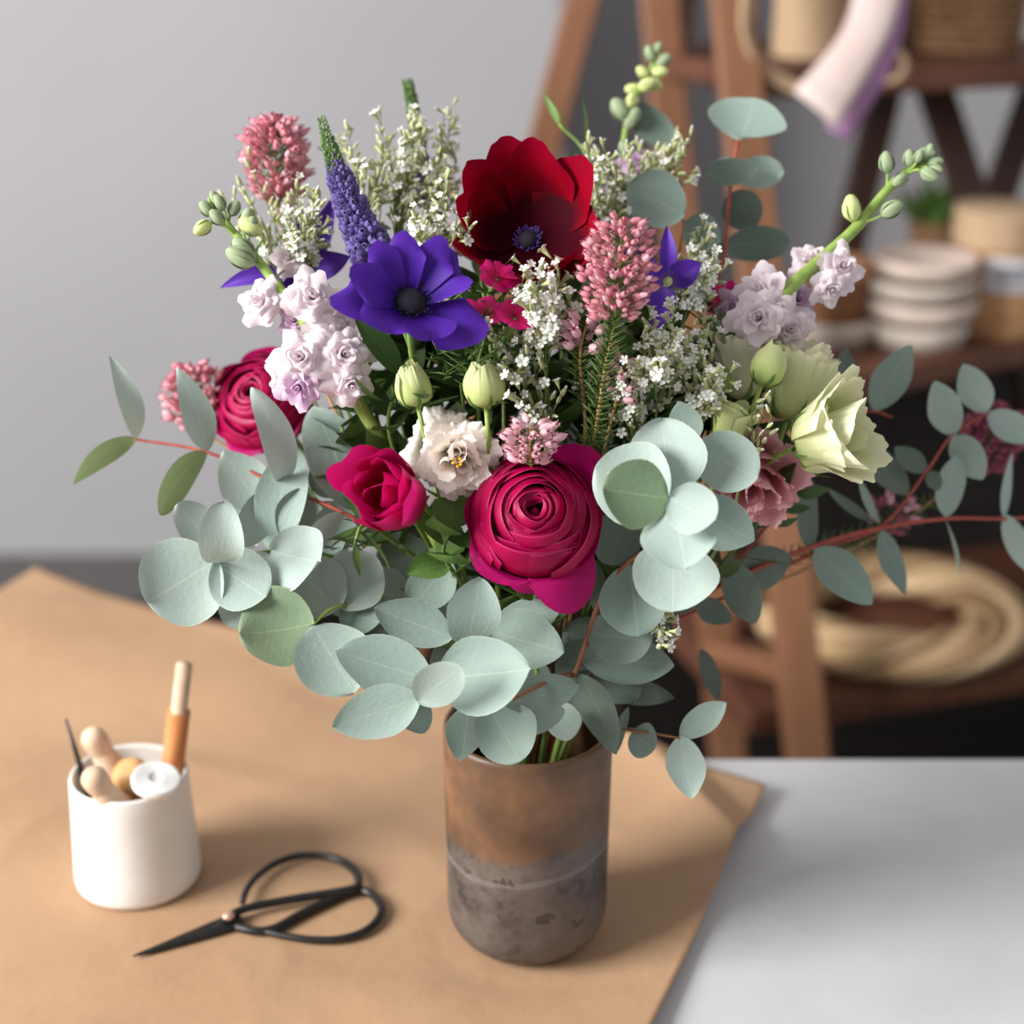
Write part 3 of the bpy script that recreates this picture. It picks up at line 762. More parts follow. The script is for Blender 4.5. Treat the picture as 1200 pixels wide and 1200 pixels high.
statice('tall white statice spray standing behind the violet spike, left part of the back row', (440, 300, .90), (420, 190, 32, 70, .925), 16, 11, seed=1, openf=.45)
statice('tall white statice spray in the middle of the back row, around the green veronica tip', (470, 300, .91), (472, 180, 34, 66, .935), 16, 11, seed=2, openf=.45)
statice('tall white statice spray at the right of the back row, left of the crimson anemone', (500, 310, .91), (518, 195, 28, 80, .925), 16, 11, seed=3, openf=.45)
statice('low white statice spray just left of the crimson anemone and above the violet one', (510, 330, .88), (520, 262, 34, 46, .875), 16, 11, seed=4, openf=.6)
statice('creamy statice spray between the pink heather and the violet spike', (365, 330, .90), (352, 258, 26, 50, .895), 16, 11, seed=5, openf=.35)
statice('sparse statice spray beside the left pink heather, under the stock bud tip', (330, 330, .91), (310, 240, 50, 60, .92), 8, 6, seed=6, openf=.2)
statice('bright white statice spray below the crimson anemone and left of the pink heather spike', (640, 430, .85), (642, 342, 44, 38, .838), 16, 11, seed=7, openf=.85, size=6)
statice('white statice spray to the right of the pink heather spike, under the purple clematis', (770, 470, .865), (775, 400, 55, 45, .85), 16, 11, seed=8, openf=.7, size=5.5)
statice('white statice spray behind the purple clematis, near the eucalyptus stem', (800, 380, .89), (815, 310, 36, 44, .89), 16, 11, seed=9, openf=.75)
statice('cream budded statice spray at the top right behind the crimson anemone', (755, 280, .94), (778, 185, 52, 32, .95), 16, 11, seed=10, openf=.15, size=5.5)
statice('statice spray just right of the crimson anemone, below the green stock tip', (715, 290, .93), (705, 200, 36, 40, .93), 16, 11, seed=11, openf=.4)
statice('white statice spray left of the cream lisianthus, above the pale rosette', (815, 510, .87), (825, 430, 32, 56, .862), 16, 11, seed=12, openf=.6)
statice('small statice sprig hanging over the dusty pink lisianthus on the right', (868, 560, .87), (882, 492, 36, 22, .855), 6, 4, seed=13, openf=.1, size=5)
statice('loose statice sprig above the small pink heather in the centre of the bouquet', (640, 520, .86), (622, 445, 40, 46, .845), 8, 5, seed=14, openf=.5, size=5.5)
statice('tiny statice sprig peeking out below the pale rosette, right of the vase', (770, 720, .88), (776, 745, 12, 20, .87), 4, 5, seed=15, openf=.6, size=5.5)
statice('statice spray between the hot pink sweet william and the greenish buds', (590, 470, .86), (598, 405, 28, 26, .848), 8, 5, seed=16, openf=.6, size=5.5)
statice('white statice spray low in the middle, behind the needle leaved heather stem', (740, 520, .87), (735, 455, 60, 36, .865), 16, 11, seed=17, openf=.6, size=5)

# ------------------------------------------------------------------ heather / sedum like pink heads
def bellm(mat):
    mb = MB(); mb.add(shell([(.10, 0), (.30, .25), (.30, .7), (.16, 1.0)], PI, rd=0, nh=5, ns=8))
    for k in range(4):
        mb.add(shell([(.15, .98), (.24, 1.12), (.36, 1.16)], .4, rd=.6, pw=1.3, az=k * PI / 2, nh=2, ns=2))
    n = len(mb.f); mb.mi = [0] * n
    mb.tube([(0, 0, .9), (0, 0, 1.35)], .05, 4, mi=1)
    return mb.mesh('floret', [M[mat], M['anther']])
BELLS = {k: bellm(k) for k in ('heather', 'heather_pale', 'heather_deep')}

def needles(mb, path, n, ln, seed, t0=0, t1=1, w=.0006):
    r = random.Random(seed)
    for k in range(n):
        t = (t0 + (t1 - t0) * k / n) * (len(path) - 1); i = min(int(t), len(path) - 2); c = path[i].lerp(path[i + 1], t - i)
        d = (path[i] - path[i + 1]).normalized()
        a = k * 2.39996; o = d.orthogonal().normalized(); b = d.cross(o)
        rad = o * math.cos(a) + b * math.sin(a)
        e = (rad + d * .5).normalized(); l = ln * r.uniform(.75, 1.15)
        mb.tube([c, c + e * l * .5, c + e * l + d * l * .12], lambda q: w * (1 - q * .75), 4)

def heather(label, top, bot, rpx, n, mat, stem=(), flen=11, seed=0, needle=0, extra=0, group='pink heather stems in the bouquet', smat='stem_tan', sub=1, pale=.3):
    r = random.Random(seed); T, B = P(*top), P(*bot); Zm = (top[2] + bot[2]) / 2
    spts = [P(*q) for q in stem]
    base = spts[-1] if spts else B
    dirn = (spts[-1] - (spts[-2] if len(spts) > 1 else B)) if spts else (B - T)
    tail = stem_from(base, dirn, 10)
    mid = crom([T, B] + spts, 8); path = mid[:-1] + tail
    root = root_for('heather_stem', label, 'flower', tail[-1], group)
    stem_part(root, path, .0005, .0014, M[smat])
    R = rpx * Zm / FPX; ax = (T - B); L = ax.length; ax = ax.normalized(); o = ax.orthogonal().normalized(); b = ax.cross(o)
    fl = flen * Zm / FPX
    rest = MB(); inner = MB()
    for k in range(n + extra):
        t = (k + .5) / (n + extra) if k < n else r.random()
        if k < n: t = (k + .5) / n
        a = k * 2.39996 + r.uniform(-.3, .3)
        env = math.sin(PI * min(.97, .10 + .82 * t)) ** .7
        rad = (R - fl * .5) * env * (r.uniform(.75, 1.0) if k < n else r.uniform(.35, .8))
        c = B + ax * L * t; d = (o * math.cos(a) + b * math.sin(a) + ax * r.uniform(.1, .7)).normalized()
        e = c + (o * math.cos(a) + b * math.sin(a)) * rad + ax * r.uniform(-.1, .1) * R
        inner.tube([c - ax * R * .2, e], .00025, 3, cap=False)
        s = fl * r.uniform(.8, 1.25)
        F = frame(e, d) @ Matrix.Scale(s, 4)
        m = 'heather_pale' if r.random() < pale else mat
        if k < n: put('floret', BELLS[m], root, F)
        else:
            q = MB(); q.add(shell([(.10, 0), (.30, .25), (.30, .7), (.16, 1.0)], PI, rd=0, nh=4, ns=6)); rest.add(q, F)
    part('flower_stalks', inner, M['stem_fine'], root)
    if extra: tag(part('inner_florets', rest, M[mat], root), kind='stuff')
    if needle:
        nb = MB(); needles(nb, crom([B] + spts, 8) if spts else path[:12], needle, .0098, seed, w=.0007)
        tag(part('foliage', nb, M['needle'], root), kind='stuff')
    return root

heather('dense pink heather spike with brown needled stem in front centre, right of the crimson anemone', (730, 262, .82), (721, 372, .82), 47, 98, 'heather',
        stem=[(709, 430, .825), (699, 500, .84), (692, 540, .87)], flen=11, seed=1, needle=190, extra=190)
heather('fluffy pink heather head at the upper left against the grey wall', (322, 140, .935), (325, 235, .935), 40, 96, 'heather', flen=12, seed=2, extra=170, stem=[(340, 330, .93)])
heather('small pale pink heather cluster sitting on top of the big magenta ranunculus', (622, 498, .828), (622, 540, .835), 33, 60, 'heather_pale', flen=13, seed=3, pale=.7, stem=[(630, 570, .88)])
heather('pink heather tuft far left behind the long thin eucalyptus branch', (222, 432, .965), (236, 500, .965), 38, 80, 'heather', flen=11, seed=4, extra=90, stem=[(330, 560, .96)])
heather('mauve heather head at the far right edge behind the eucalyptus side shoot', (1186, 482, 1.02), (1140, 545, 1.02), 36, 90, 'heather_deep', flen=12, seed=5, extra=60, stem=[(1060, 610, 1.0), (960, 660, .98)], pale=0, needle=60)
heather('loose pale pink heather florets left of the needled heather stem', (690, 372, .835), (680, 415, .84), 26, 24, 'heather_pale', flen=15, seed=6, pale=.6, needle=60, stem=[(685, 480, .86)])
heather('few mauve pink heather florets right of the needled stem, low in the bouquet', (735, 420, .85), (722, 470, .855), 22, 22, 'heather_pale', flen=14, seed=7, pale=.3, stem=[(705, 540, .87)], needle=30)
heather('dark needled heather tip with tiny mauve florets above the straw wreath', (1062, 585, 1.0), (1030, 620, .99), 28, 26, 'heather_deep', flen=11, seed=8, pale=.4, stem=[(960, 640, .97), (900, 660, .95)], needle=90)

# ------------------------------------------------------------------ veronica spikes
def veronica(label, pts_px, r0, r1, split, seed, n=100):
    r = random.Random(seed); pts = crom([P(*q) for q in pts_px], 10)
    tail = stem_from(pts[-1], pts[-1] - pts[-2], 10); path = pts + tail[1:]
    root = root_for('veronica_spike', label, 'flower', tail[-1], None)
    stem_part(root, path, .0007, .0016, M['stem_green'])
    N = len(pts) - 1
    bell = MB(); bell.add(shell([(.12, 0), (.36, .4), (.42, .8), (.15, 1.1)], PI, rd=0, nh=4, ns=7))
    vm = bell.mesh('floret', M['veronica'])
    def at(t):
        i = min(int(t * N), N - 1); return pts[i].lerp(pts[i + 1], t * N - i), (pts[i] - pts[i + 1]).normalized()
    Zm = pts_px[0][2]
    def one(t, a, rr):
        c, d = at(t); o = d.orthogonal().normalized(); b = d.cross(o)
        q = o * math.cos(a) + b * math.sin(a)
        return frame(c + q * rr * .55, (q + d * .35).normalized())
    rest = MB(); tip = MB(); tot = 620; kept = 0
    for k in range(tot):
        t = (k + .5) / tot; t = t ** .85
        R = (r0 + (r1 - r0) * t) * Zm / FPX
        s = R * (.46 if t > split else .36)
        F = one(t, k * 2.39996 + r.uniform(-.25, .25), R * r.uniform(.86, 1.08) - s * .3) @ Matrix.Rotation(r.uniform(-.5, .5), 4, 'X') @ Matrix.Scale(s * r.uniform(.7, 1.25), 4)
        near = (CAM - F.translation).dot(F.col[2].to_3d()) > 0
        if t < split + r.uniform(-.12, .06): tip.add(bell, F)
        elif near and kept < 98: put('floret', vm, root, F); kept += 1
        else: rest.add(bell, F)
    tag(part('green_tip', tip, M['veronica_g'], root), kind='stuff')
    if rest.v: tag(part('florets', rest, M['veronica'], root), kind='stuff')
    return root
veronica('violet veronica spike with green tip at the upper left, above the violet anemone', [(376, 136, .885), (392, 190, .88), (412, 245, .875), (440, 305, .87)], 6, 28, .38, 1)
veronica('veronica spike with bare green tip poking out behind the tall statice', [(477, 94, .965), (484, 130, .96), (492, 185, .955), (500, 240, .95)], 8, 13, .62, 2)

# ------------------------------------------------------------------ sweet william and clematis
def sweet_william(label, flowers, node, seed, nneed=90):
    r = random.Random(seed); N = P(*node); tail = stem_from(N, Vector((0, .1, -1)), 10)
    root = root_for('sweet_william', label, 'flower', tail[-1]); stem_part(root, tail, .0012, .0016, M['stem_green'])
    for i, (x, y, Z, s, dx, dy) in enumerate(flowers):
        h = P(x, y, Z); ax = toward(h, dx, dy); R = s * 1.15 * Z / FPX / 2; F = frame(h, ax); m = MB()
        for k in range(5):
            m.add(shell([(.08 * R, -.1 * R), (.5 * R, .12 * R), (R, .15 * R)], .62, rd=.12, pw=2.5, ruf=.08, fr=4, frill=.045, seed=seed * 9 + i * 5 + k, az=k * 2 * PI / 5 + i, nh=6, ns=12, roff=-.02 * R * (k % 2)))
        st = MB(); st.tube(bez(N, N.lerp(h, .5), h - ax * .02, h - ax * .012, 8), .0008, 6); st.tube([h - ax * .016, h - ax * .001], lambda t: .0016 + .0006 * t, 7)
        so = part('flower_stalk', st, M['stem_green'], root)
        sub('flower_head', m.mesh('flower_head', M['pink']), so, F)
    nb = MB()
    for k in range(nneed):
        a = r.uniform(0, 2 * PI); c = N + Vector((r.gauss(0, .012), r.gauss(0, .010), r.uniform(-.01, .03)))
        d = Vector((math.cos(a), math.sin(a) - .3, r.uniform(.0, 1.2))).normalized(); l = r.uniform(.010, .020)
        nb.tube([c, c + d * l * .5, c + d * l + Vector((0, 0, -.001))], lambda q: .0009 * (1 - q * .85), 4)
    tag(part('foliage', nb, M['needle'], root), kind='stuff')
sweet_william('hot pink sweet william pair with needle leaves below the crimson anemone', [(566, 369, .835, 54, -.1, 1.3), (604, 372, .83, 44, .4, 1.0)], (560, 435, .86), 3, 150)
sweet_william('hot pink sweet william half hidden under the front lip of the crimson anemone', [(583, 326, .85, 44, .4, .9), (548, 232, .90, 10, 0, .2)], (575, 395, .87), 4, 60)
sweet_william('hot pink sweet william in shade between white statice and the right stock', [(856, 356, .905, 46, .2, .2)], (846, 420, .91), 5, 50)

def clematis(label, petals, node, seed):
    N = P(*node); tail = stem_from(N, Vector((0, .1, -1)), 10)
    root = root_for('clematis', label, 'flower', tail[-1]); stem_part(root, tail, .0011, .0015, M['stem_green'])
    for i, (tx, ty, Z, w, roll, bend) in enumerate(petals):
        T = P(tx, ty, Z); W = w * Z / FPX
        part('petal', leaf_mb((T - N).length, W, bend=bend, cup=.2, fold=.25, p=.85, q=.8, wave=.06, seed=seed * 8 + i), M['purple'], root, leaf_mat(N, T, roll))
    c = MB(); c.ball(N, .003, 10, 8); part('flower_centre', c, M['bud_yellow'], root)
clematis('purple clematis with pointed petals right of the pink heather spike', [(822, 308, .85, 34, 0, .5), (781, 264, .86, 20, 10, -.3), (690, 250, .87, 22, 0, .5), (760, 312, .84, 26, 10, .5), (768, 388, .85, 34, 0, .3)], (782, 330, .86), 1)
clematis('purple clematis behind the left stock with a petal curling out to the left', [(258, 338, .91, 24, 20, -.7), (392, 228, .93, 26, 10, .2), (350, 258, .92, 24, 0, .3), (410, 300, .905, 34, 0, .2), (330, 360, .90, 30, 0, .3)], (360, 318, .915), 2)

# ------------------------------------------------------------------ green filler stems
def leafy(label, stem, n, ln, w, mat, seed, cone=1.0, smat='stem_green', nm='leafy_stem'):
    r = random.Random(seed); pts = [P(*q) for q in stem]; tail = stem_from(pts[-1], pts[-1] - pts[-2], 8)
    path = crom(pts, 8)[:-1] + tail
    root = root_for(nm, label, 'foliage', tail[-1]); stem_part(root, path, .0009, .0018, M[smat])
    for k in range(n):
        t = k / n * 8 * (len(pts) - 1); i = min(int(t), len(path) - 2); B = path[i].lerp(path[i + 1], t - i)
        d = (path[i] - path[i + 1]).normalized(); o = d.orthogonal().normalized(); b = d.cross(o); a = k * 2.39996 + seed
        e = ((o * math.cos(a) + b * math.sin(a)) * cone + d * .6).normalized(); l = ln * r.uniform(.7, 1.2)
        T = B + e * l
        part('leaf', leaf_mb(l, w * r.uniform(.8, 1.2), bend=r.uniform(-.3, .9), cup=.2, wave=.05, p=.9, q=.8, seed=seed * 30 + k, nv=9, nu=5), M[mat], root, leaf_mat(B, T, r.uniform(-30, 30), face=d))
    return root
leafy('mid green leafy stem under the hot pink bloom, beside the ivory lisianthus', [(530, 618, .852), (520, 650, .86), (545, 690, .88)], 9, .032, .020, 'leaf_mid', 1)
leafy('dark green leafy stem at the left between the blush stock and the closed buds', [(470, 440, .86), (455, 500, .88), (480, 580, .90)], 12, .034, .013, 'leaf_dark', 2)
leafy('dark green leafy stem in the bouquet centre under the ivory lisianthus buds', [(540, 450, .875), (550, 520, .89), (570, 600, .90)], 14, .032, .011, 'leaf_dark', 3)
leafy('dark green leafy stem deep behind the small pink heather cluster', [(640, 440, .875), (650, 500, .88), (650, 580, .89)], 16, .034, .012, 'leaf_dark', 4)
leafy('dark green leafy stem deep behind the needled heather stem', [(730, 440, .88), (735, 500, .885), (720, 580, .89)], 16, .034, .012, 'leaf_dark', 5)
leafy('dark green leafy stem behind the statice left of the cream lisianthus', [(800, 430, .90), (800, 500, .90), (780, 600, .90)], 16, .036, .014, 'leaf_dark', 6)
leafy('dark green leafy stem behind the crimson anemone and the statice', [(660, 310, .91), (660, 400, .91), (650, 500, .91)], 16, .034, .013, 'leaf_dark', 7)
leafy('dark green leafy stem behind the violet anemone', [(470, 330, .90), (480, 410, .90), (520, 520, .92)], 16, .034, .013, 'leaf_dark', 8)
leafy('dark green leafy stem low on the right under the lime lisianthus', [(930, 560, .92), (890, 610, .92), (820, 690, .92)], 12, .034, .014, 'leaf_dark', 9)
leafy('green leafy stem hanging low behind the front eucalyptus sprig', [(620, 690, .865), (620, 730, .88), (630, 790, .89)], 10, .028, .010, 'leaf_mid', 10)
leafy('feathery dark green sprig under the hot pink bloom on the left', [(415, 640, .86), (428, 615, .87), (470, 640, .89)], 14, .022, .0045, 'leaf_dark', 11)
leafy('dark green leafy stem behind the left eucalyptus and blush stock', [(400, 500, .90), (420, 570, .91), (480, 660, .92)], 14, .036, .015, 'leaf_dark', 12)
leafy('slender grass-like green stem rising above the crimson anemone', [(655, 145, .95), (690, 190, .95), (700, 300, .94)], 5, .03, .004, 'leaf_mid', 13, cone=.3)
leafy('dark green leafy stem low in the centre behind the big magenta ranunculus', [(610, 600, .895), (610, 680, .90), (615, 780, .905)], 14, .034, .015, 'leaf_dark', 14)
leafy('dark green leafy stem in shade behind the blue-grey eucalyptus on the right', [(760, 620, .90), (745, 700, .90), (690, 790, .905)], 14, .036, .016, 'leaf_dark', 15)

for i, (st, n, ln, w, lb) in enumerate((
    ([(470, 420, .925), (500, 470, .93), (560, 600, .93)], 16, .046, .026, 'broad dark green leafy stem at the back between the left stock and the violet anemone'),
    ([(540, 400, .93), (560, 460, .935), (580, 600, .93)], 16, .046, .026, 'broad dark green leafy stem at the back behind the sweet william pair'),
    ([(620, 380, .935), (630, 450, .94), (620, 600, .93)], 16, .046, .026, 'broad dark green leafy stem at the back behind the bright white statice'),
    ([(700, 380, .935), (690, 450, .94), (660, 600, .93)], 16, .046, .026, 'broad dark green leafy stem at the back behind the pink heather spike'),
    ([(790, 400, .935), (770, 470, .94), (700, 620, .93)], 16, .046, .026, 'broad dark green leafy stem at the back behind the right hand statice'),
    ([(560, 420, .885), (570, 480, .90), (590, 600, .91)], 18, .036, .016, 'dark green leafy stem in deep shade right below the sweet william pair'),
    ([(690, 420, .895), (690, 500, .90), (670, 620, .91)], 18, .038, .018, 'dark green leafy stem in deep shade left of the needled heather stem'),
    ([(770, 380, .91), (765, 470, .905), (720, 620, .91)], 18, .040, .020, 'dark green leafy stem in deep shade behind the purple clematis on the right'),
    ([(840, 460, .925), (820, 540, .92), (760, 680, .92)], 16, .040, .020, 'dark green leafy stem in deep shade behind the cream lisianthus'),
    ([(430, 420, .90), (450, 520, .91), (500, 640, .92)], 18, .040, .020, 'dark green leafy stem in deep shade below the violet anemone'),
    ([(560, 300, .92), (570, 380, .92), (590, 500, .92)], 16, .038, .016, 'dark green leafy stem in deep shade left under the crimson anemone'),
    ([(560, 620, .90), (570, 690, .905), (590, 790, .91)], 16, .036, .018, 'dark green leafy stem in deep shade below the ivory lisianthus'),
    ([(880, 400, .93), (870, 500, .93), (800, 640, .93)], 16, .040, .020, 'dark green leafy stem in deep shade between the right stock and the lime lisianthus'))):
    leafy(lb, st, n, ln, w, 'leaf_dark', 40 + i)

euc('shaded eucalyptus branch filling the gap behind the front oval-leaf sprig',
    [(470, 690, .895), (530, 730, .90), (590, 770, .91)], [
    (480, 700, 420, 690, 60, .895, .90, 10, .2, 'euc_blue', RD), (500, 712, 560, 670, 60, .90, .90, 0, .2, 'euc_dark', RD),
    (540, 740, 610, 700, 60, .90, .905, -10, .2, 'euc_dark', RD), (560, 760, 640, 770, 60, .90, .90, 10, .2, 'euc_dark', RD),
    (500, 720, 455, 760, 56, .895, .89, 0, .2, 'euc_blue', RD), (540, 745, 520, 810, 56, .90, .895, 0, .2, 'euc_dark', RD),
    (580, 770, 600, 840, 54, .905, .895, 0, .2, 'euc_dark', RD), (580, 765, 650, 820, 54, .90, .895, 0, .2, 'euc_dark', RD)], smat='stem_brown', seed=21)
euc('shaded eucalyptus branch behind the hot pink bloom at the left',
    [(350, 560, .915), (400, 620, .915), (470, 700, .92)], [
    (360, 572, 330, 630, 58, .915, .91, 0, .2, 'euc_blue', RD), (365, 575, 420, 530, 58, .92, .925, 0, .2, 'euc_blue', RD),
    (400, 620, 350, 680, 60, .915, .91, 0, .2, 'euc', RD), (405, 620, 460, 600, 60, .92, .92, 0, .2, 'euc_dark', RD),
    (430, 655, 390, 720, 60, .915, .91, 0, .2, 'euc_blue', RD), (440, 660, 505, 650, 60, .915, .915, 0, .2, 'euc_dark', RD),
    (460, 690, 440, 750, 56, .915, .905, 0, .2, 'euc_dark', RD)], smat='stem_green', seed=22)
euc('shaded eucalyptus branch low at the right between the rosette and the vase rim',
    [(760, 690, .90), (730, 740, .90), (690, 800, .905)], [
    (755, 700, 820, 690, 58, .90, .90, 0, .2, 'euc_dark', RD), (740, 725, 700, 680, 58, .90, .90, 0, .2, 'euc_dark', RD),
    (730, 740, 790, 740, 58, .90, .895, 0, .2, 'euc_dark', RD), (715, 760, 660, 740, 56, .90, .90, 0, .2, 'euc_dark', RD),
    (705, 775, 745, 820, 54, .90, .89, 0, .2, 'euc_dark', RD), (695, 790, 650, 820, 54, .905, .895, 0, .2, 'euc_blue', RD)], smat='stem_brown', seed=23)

# ------------------------------------------------------------------ vase
def vase():
    t = NT('raku_vase'); t.set(0.42, 0.4)
    tc = t.n('ShaderNodeTexCoord').outputs['Object']; sp = t.n('ShaderNodeSeparateXYZ'); t.l(tc, sp.inputs[0])
    f1 = t.noise(28, 6); f2 = t.noise(160, 4); f3 = t.noise(9, 3)
    zz = t.math('ADD', t.math('ADD', sp.outputs[2], t.math('MULTIPLY', t.math('SUBTRACT', f1, .5), .014)), t.math('MULTIPLY', sp.outputs[0], -.10))
    top = t.ramp(f1, [(.3, (80, 60, 46)), (.5, (104, 77, 57)), (.7, (132, 96, 68))])
    low = t.ramp(t.math('ADD', t.math('MULTIPLY', f1, .7), t.math('MULTIPLY', f2, .3)), [(.34, (46, 41, 39)), (.46, (86, 77, 73)), (.66, (110, 99, 93))])
    k = t.n('ShaderNodeMapRange'); t.l(zz, k.inputs[0]); k.inputs[1].default_value = .078; k.inputs[2].default_value = .084
    col = t.mix(low, top, k.outputs[0])
    band = t.math('MULTIPLY', t.math('LESS_THAN', t.math('ABSOLUTE', t.math('SUBTRACT', zz, .066)), .002), t.math('MULTIPLY', f3, .55))
    col = t.mix(col, (150, 146, 146), band)
    dots = t.math('MULTIPLY', t.math('GREATER_THAN', t.noise(75, 2), .64), .6)
    col = t.mix(col, (46, 40, 38), t.math('MULTIPLY', dots, t.math('LESS_THAN', zz, .08)))
    t.base(col); t.bump(f2, .1, .001)
    root = thing('vase', 'cylindrical brown and charcoal ceramic vase holding the bouquet on the kraft paper', 'vase', VB + Vector((0, 0, .0014)))
    ro = .0475; pr = [(.0005, 0), (ro - .020, 0)]
    for i in range(1, 9):
        a = PI / 2 * i / 8; pr.append((ro - .020 + .020 * math.sin(a), .024 * (1 - math.cos(a))))
    h = VH
    pr += [(ro, .05), (ro + .0006, .09), (ro + .0012, h - .004), (ro + .0008, h - .001), (ro - .001, h), (ro - .0025, h - .001), (ro - .003, h - .004), (ro - .0035, .05), (ro - .004, .022), (.03, .006), (.0005, .0055)]
    mb = MB(); mb.lathe(pr, 72); part('vase_body', mb, t.m, root, Matrix.Translation(root.location))
vase()

# ------------------------------------------------------------------ table, paper
def table():
    t = NT('white_tabletop'); t.set(.32, .5); f = t.noise(14, 4)
    t.base(t.ramp(f, [(.3, (198, 198, 201)), (.7, (208, 208, 211))])); t.bump(t.noise(300, 2), .03, .0005)
    ye = PL(900, 888, 0).y
    root = thing('table', 'white worktable under the kraft paper, bare on the right', 'table', (0, ye - .45, -.75))
    o = MB(); o.box((.12, ye - .45, -.015), (1.9, .90, .03)); bevel(part('tabletop', o, t.m, root, smooth=False), .003)
    wm = plain('table_leg_white', (200, 200, 200), (212, 212, 212), rough=.5)
    for x in (-.76, 1.0):
        for y in (ye - .85, ye - .05):
            m = MB(); m.box((x, y, -.39), (.05, .05, .72)); bevel(part('leg', m, wm, root, smooth=False), .003)
    return ye
YE = table()

def paper():
    t = NT('kraft_paper'); t.set(.62, .3)
    tc = t.n('ShaderNodeTexCoord').outputs['Object']
    f = t.noise(7, 5); fine = t.noise(900, 2)
    mp = t.n('ShaderNodeMapping'); mp.inputs['Scale'].default_value = (300, 40, 1); mp.inputs['Rotation'].default_value = (0, 0, .5); t.l(tc, mp.inputs[0])
    fib = t.noise(1, 3, vec=mp.outputs[0])
    col = t.ramp(t.math('ADD', t.math('MULTIPLY', f, .85), t.math('MULTIPLY', fib, .15)), [(.3, (168, 134, 103)), (.7, (186, 151, 118))])
    t.base(col); t.bump(t.math('ADD', t.noise(22, 5), t.math('MULTIPLY', fine, .02)), .30, .005)
    A = PL(45, 680, .0); C = PL(897, 932, 0); E = PL(770, 1200, 0)
    u = (C - A); w = (E - C).normalized() * .75
    left = PL(-30, 712, 0) - A
    N1, N2 = 200, 180; rows = []; uvs = []
    cr0, cr1 = PL(752, 892, 0), PL(866, 1010, 0); cd = (cr1 - cr0).normalized(); cn = Vector((cd.y, -cd.x, 0))
    if cn.dot(C - cr0) < 0: cn = -cn
    for j in range(N2 + 1):
        b = j / N2; row = []; uv = []
        for i in range(N1 + 1):
            a = i / N1 * 1.0
            p = A + u * a + w * b + (Vector((-.55, -.30, 0)) * (1 - a) ** 1 * 0) 
            # second half of the sheet reaches out of frame to the left
            p = p + Vector((left.x, left.y, 0)).normalized() * (.42 * b) * (1 - a)
            z = .0012
            over = max(0, p.y - YE)
            h = .5 + .5 * noise.noise(Vector((p.x * 7, p.y * 7, 1.3)))
            rd = noise.noise(Vector((p.x * 3.2 + p.y * 5, p.y * 3 - p.x * 2, 7)))
            dv = math.hypot(p.x, p.y + .022); flat = min(1, max(0, (dv - .055) / .06))
            dc = math.hypot(p.x + .245, p.y - .033); flat *= min(1, max(0, (dc - .045) / .05))
            ds = min((p - PL(sx, sy, 0)).length for sx, sy in ((200, 1102), (290, 1075), (370, 1050), (400, 1080))); flat *= min(1, max(0, (ds - .035) / .05))
            z += flat * (.014 * h * h + .005 * max(0, 1 - abs(rd) * 4) * h)
            dcr = (p - cr0).dot(cn)
            z += flat * (.016 * math.exp(dcr / .030) if dcr < 0 else max(.0005, .016 * (1 - dcr / .030)))
            z += over * .01 + .004 * max(0, 1 - (p - A).length / .10) ** 2
            row.append((p.x, p.y, z)); uv.append((a, b))
        rows.append(row); uvs.append(uv)
    mb = MB(); mb.grid(rows, uvs); o = part('wrapping_paper', mb, t.m)
    s = o.modifiers.new('thick', 'SOLIDIFY'); s.thickness = .0006; s.offset = 1
    tag(o, 'large creased sheet of brown kraft paper spread over the white table', 'paper')
paper()

# ------------------------------------------------------------------ cup and tools
CUP = Vector((-.246, .034, .0016))
def cup():
    m = plain('white_ceramic', (236, 233, 228), (242, 240, 236), rough=.32, spec=.5, scale=20)
    root = thing('ceramic_cup', 'small white ceramic cup full of wooden tools at the left front', 'cup', CUP)
    b, tp, h = .0395, .0362, .076
    pr = [(.0005, 0), (b - .004, 0), (b - .001, .0015), (b, .005)] + [(b + (tp - b) * k / 6, .005 + (h - .007) * k / 6) for k in range(1, 7)]
    pr += [(tp - .0006, h - .0004), (tp - .0016, h), (tp - .0026, h - .0006), (tp - .0031, h - .003), (b - .0035, .006), (b - .006, .0045), (.0005, .004)]
    mb = MB(); mb.lathe(pr, 64); part('cup_body', mb, m, root, Matrix.Translation(CUP))
cup()
wood_l = plain('pale_wood', (212, 182, 154), (226, 200, 174), rough=.6, scale=60)
wood_m = plain('tan_wood', (206, 156, 100), (220, 176, 122), rough=.55, scale=60)
def stick(name, label, cat, parts, group=None):
    root = thing(name, label, cat, parts[0][1][0], group)
    for nm, pts, rad, mat in parts:
        mb = MB(); mb.tube([p - Vector(root.location) for p in pts], rad, 16)
        put(nm, mb.mesh(nm, mat), root, Matrix.Translation(root.location))
    return root
orange = NT('orange_thread'); orange.set(.45, .4)
wv = orange.n('ShaderNodeTexWave', wave_type='BANDS', bands_direction='Z'); wv.inputs['Scale'].default_value = 320
orange.l(orange.n('ShaderNodeTexCoord').outputs['Object'], wv.inputs[0]); orange.base(orange.ramp(wv.outputs['Fac'], [(.2, (200, 120, 66)), (.8, (230, 158, 100))])); orange.bump(wv.outputs['Fac'], .4, .0006)
b0 = Vector((-.232, .042, .012)); tp = P(216, 779, .985)
md = b0.lerp(tp, .765)
stick('wooden_stick', 'upright wooden stick wound with orange copper thread in the white cup', 'stick', [
    ('stick_shaft', [b0, b0.lerp(tp, .3), tp], .0050, wood_l),
    ('thread_winding', [b0.lerp(tp, .25), b0.lerp(tp, .5), md], .0071, orange.m)])
d1 = P(103, 854, 1.0); b1 = Vector((-.236, .046, .02))
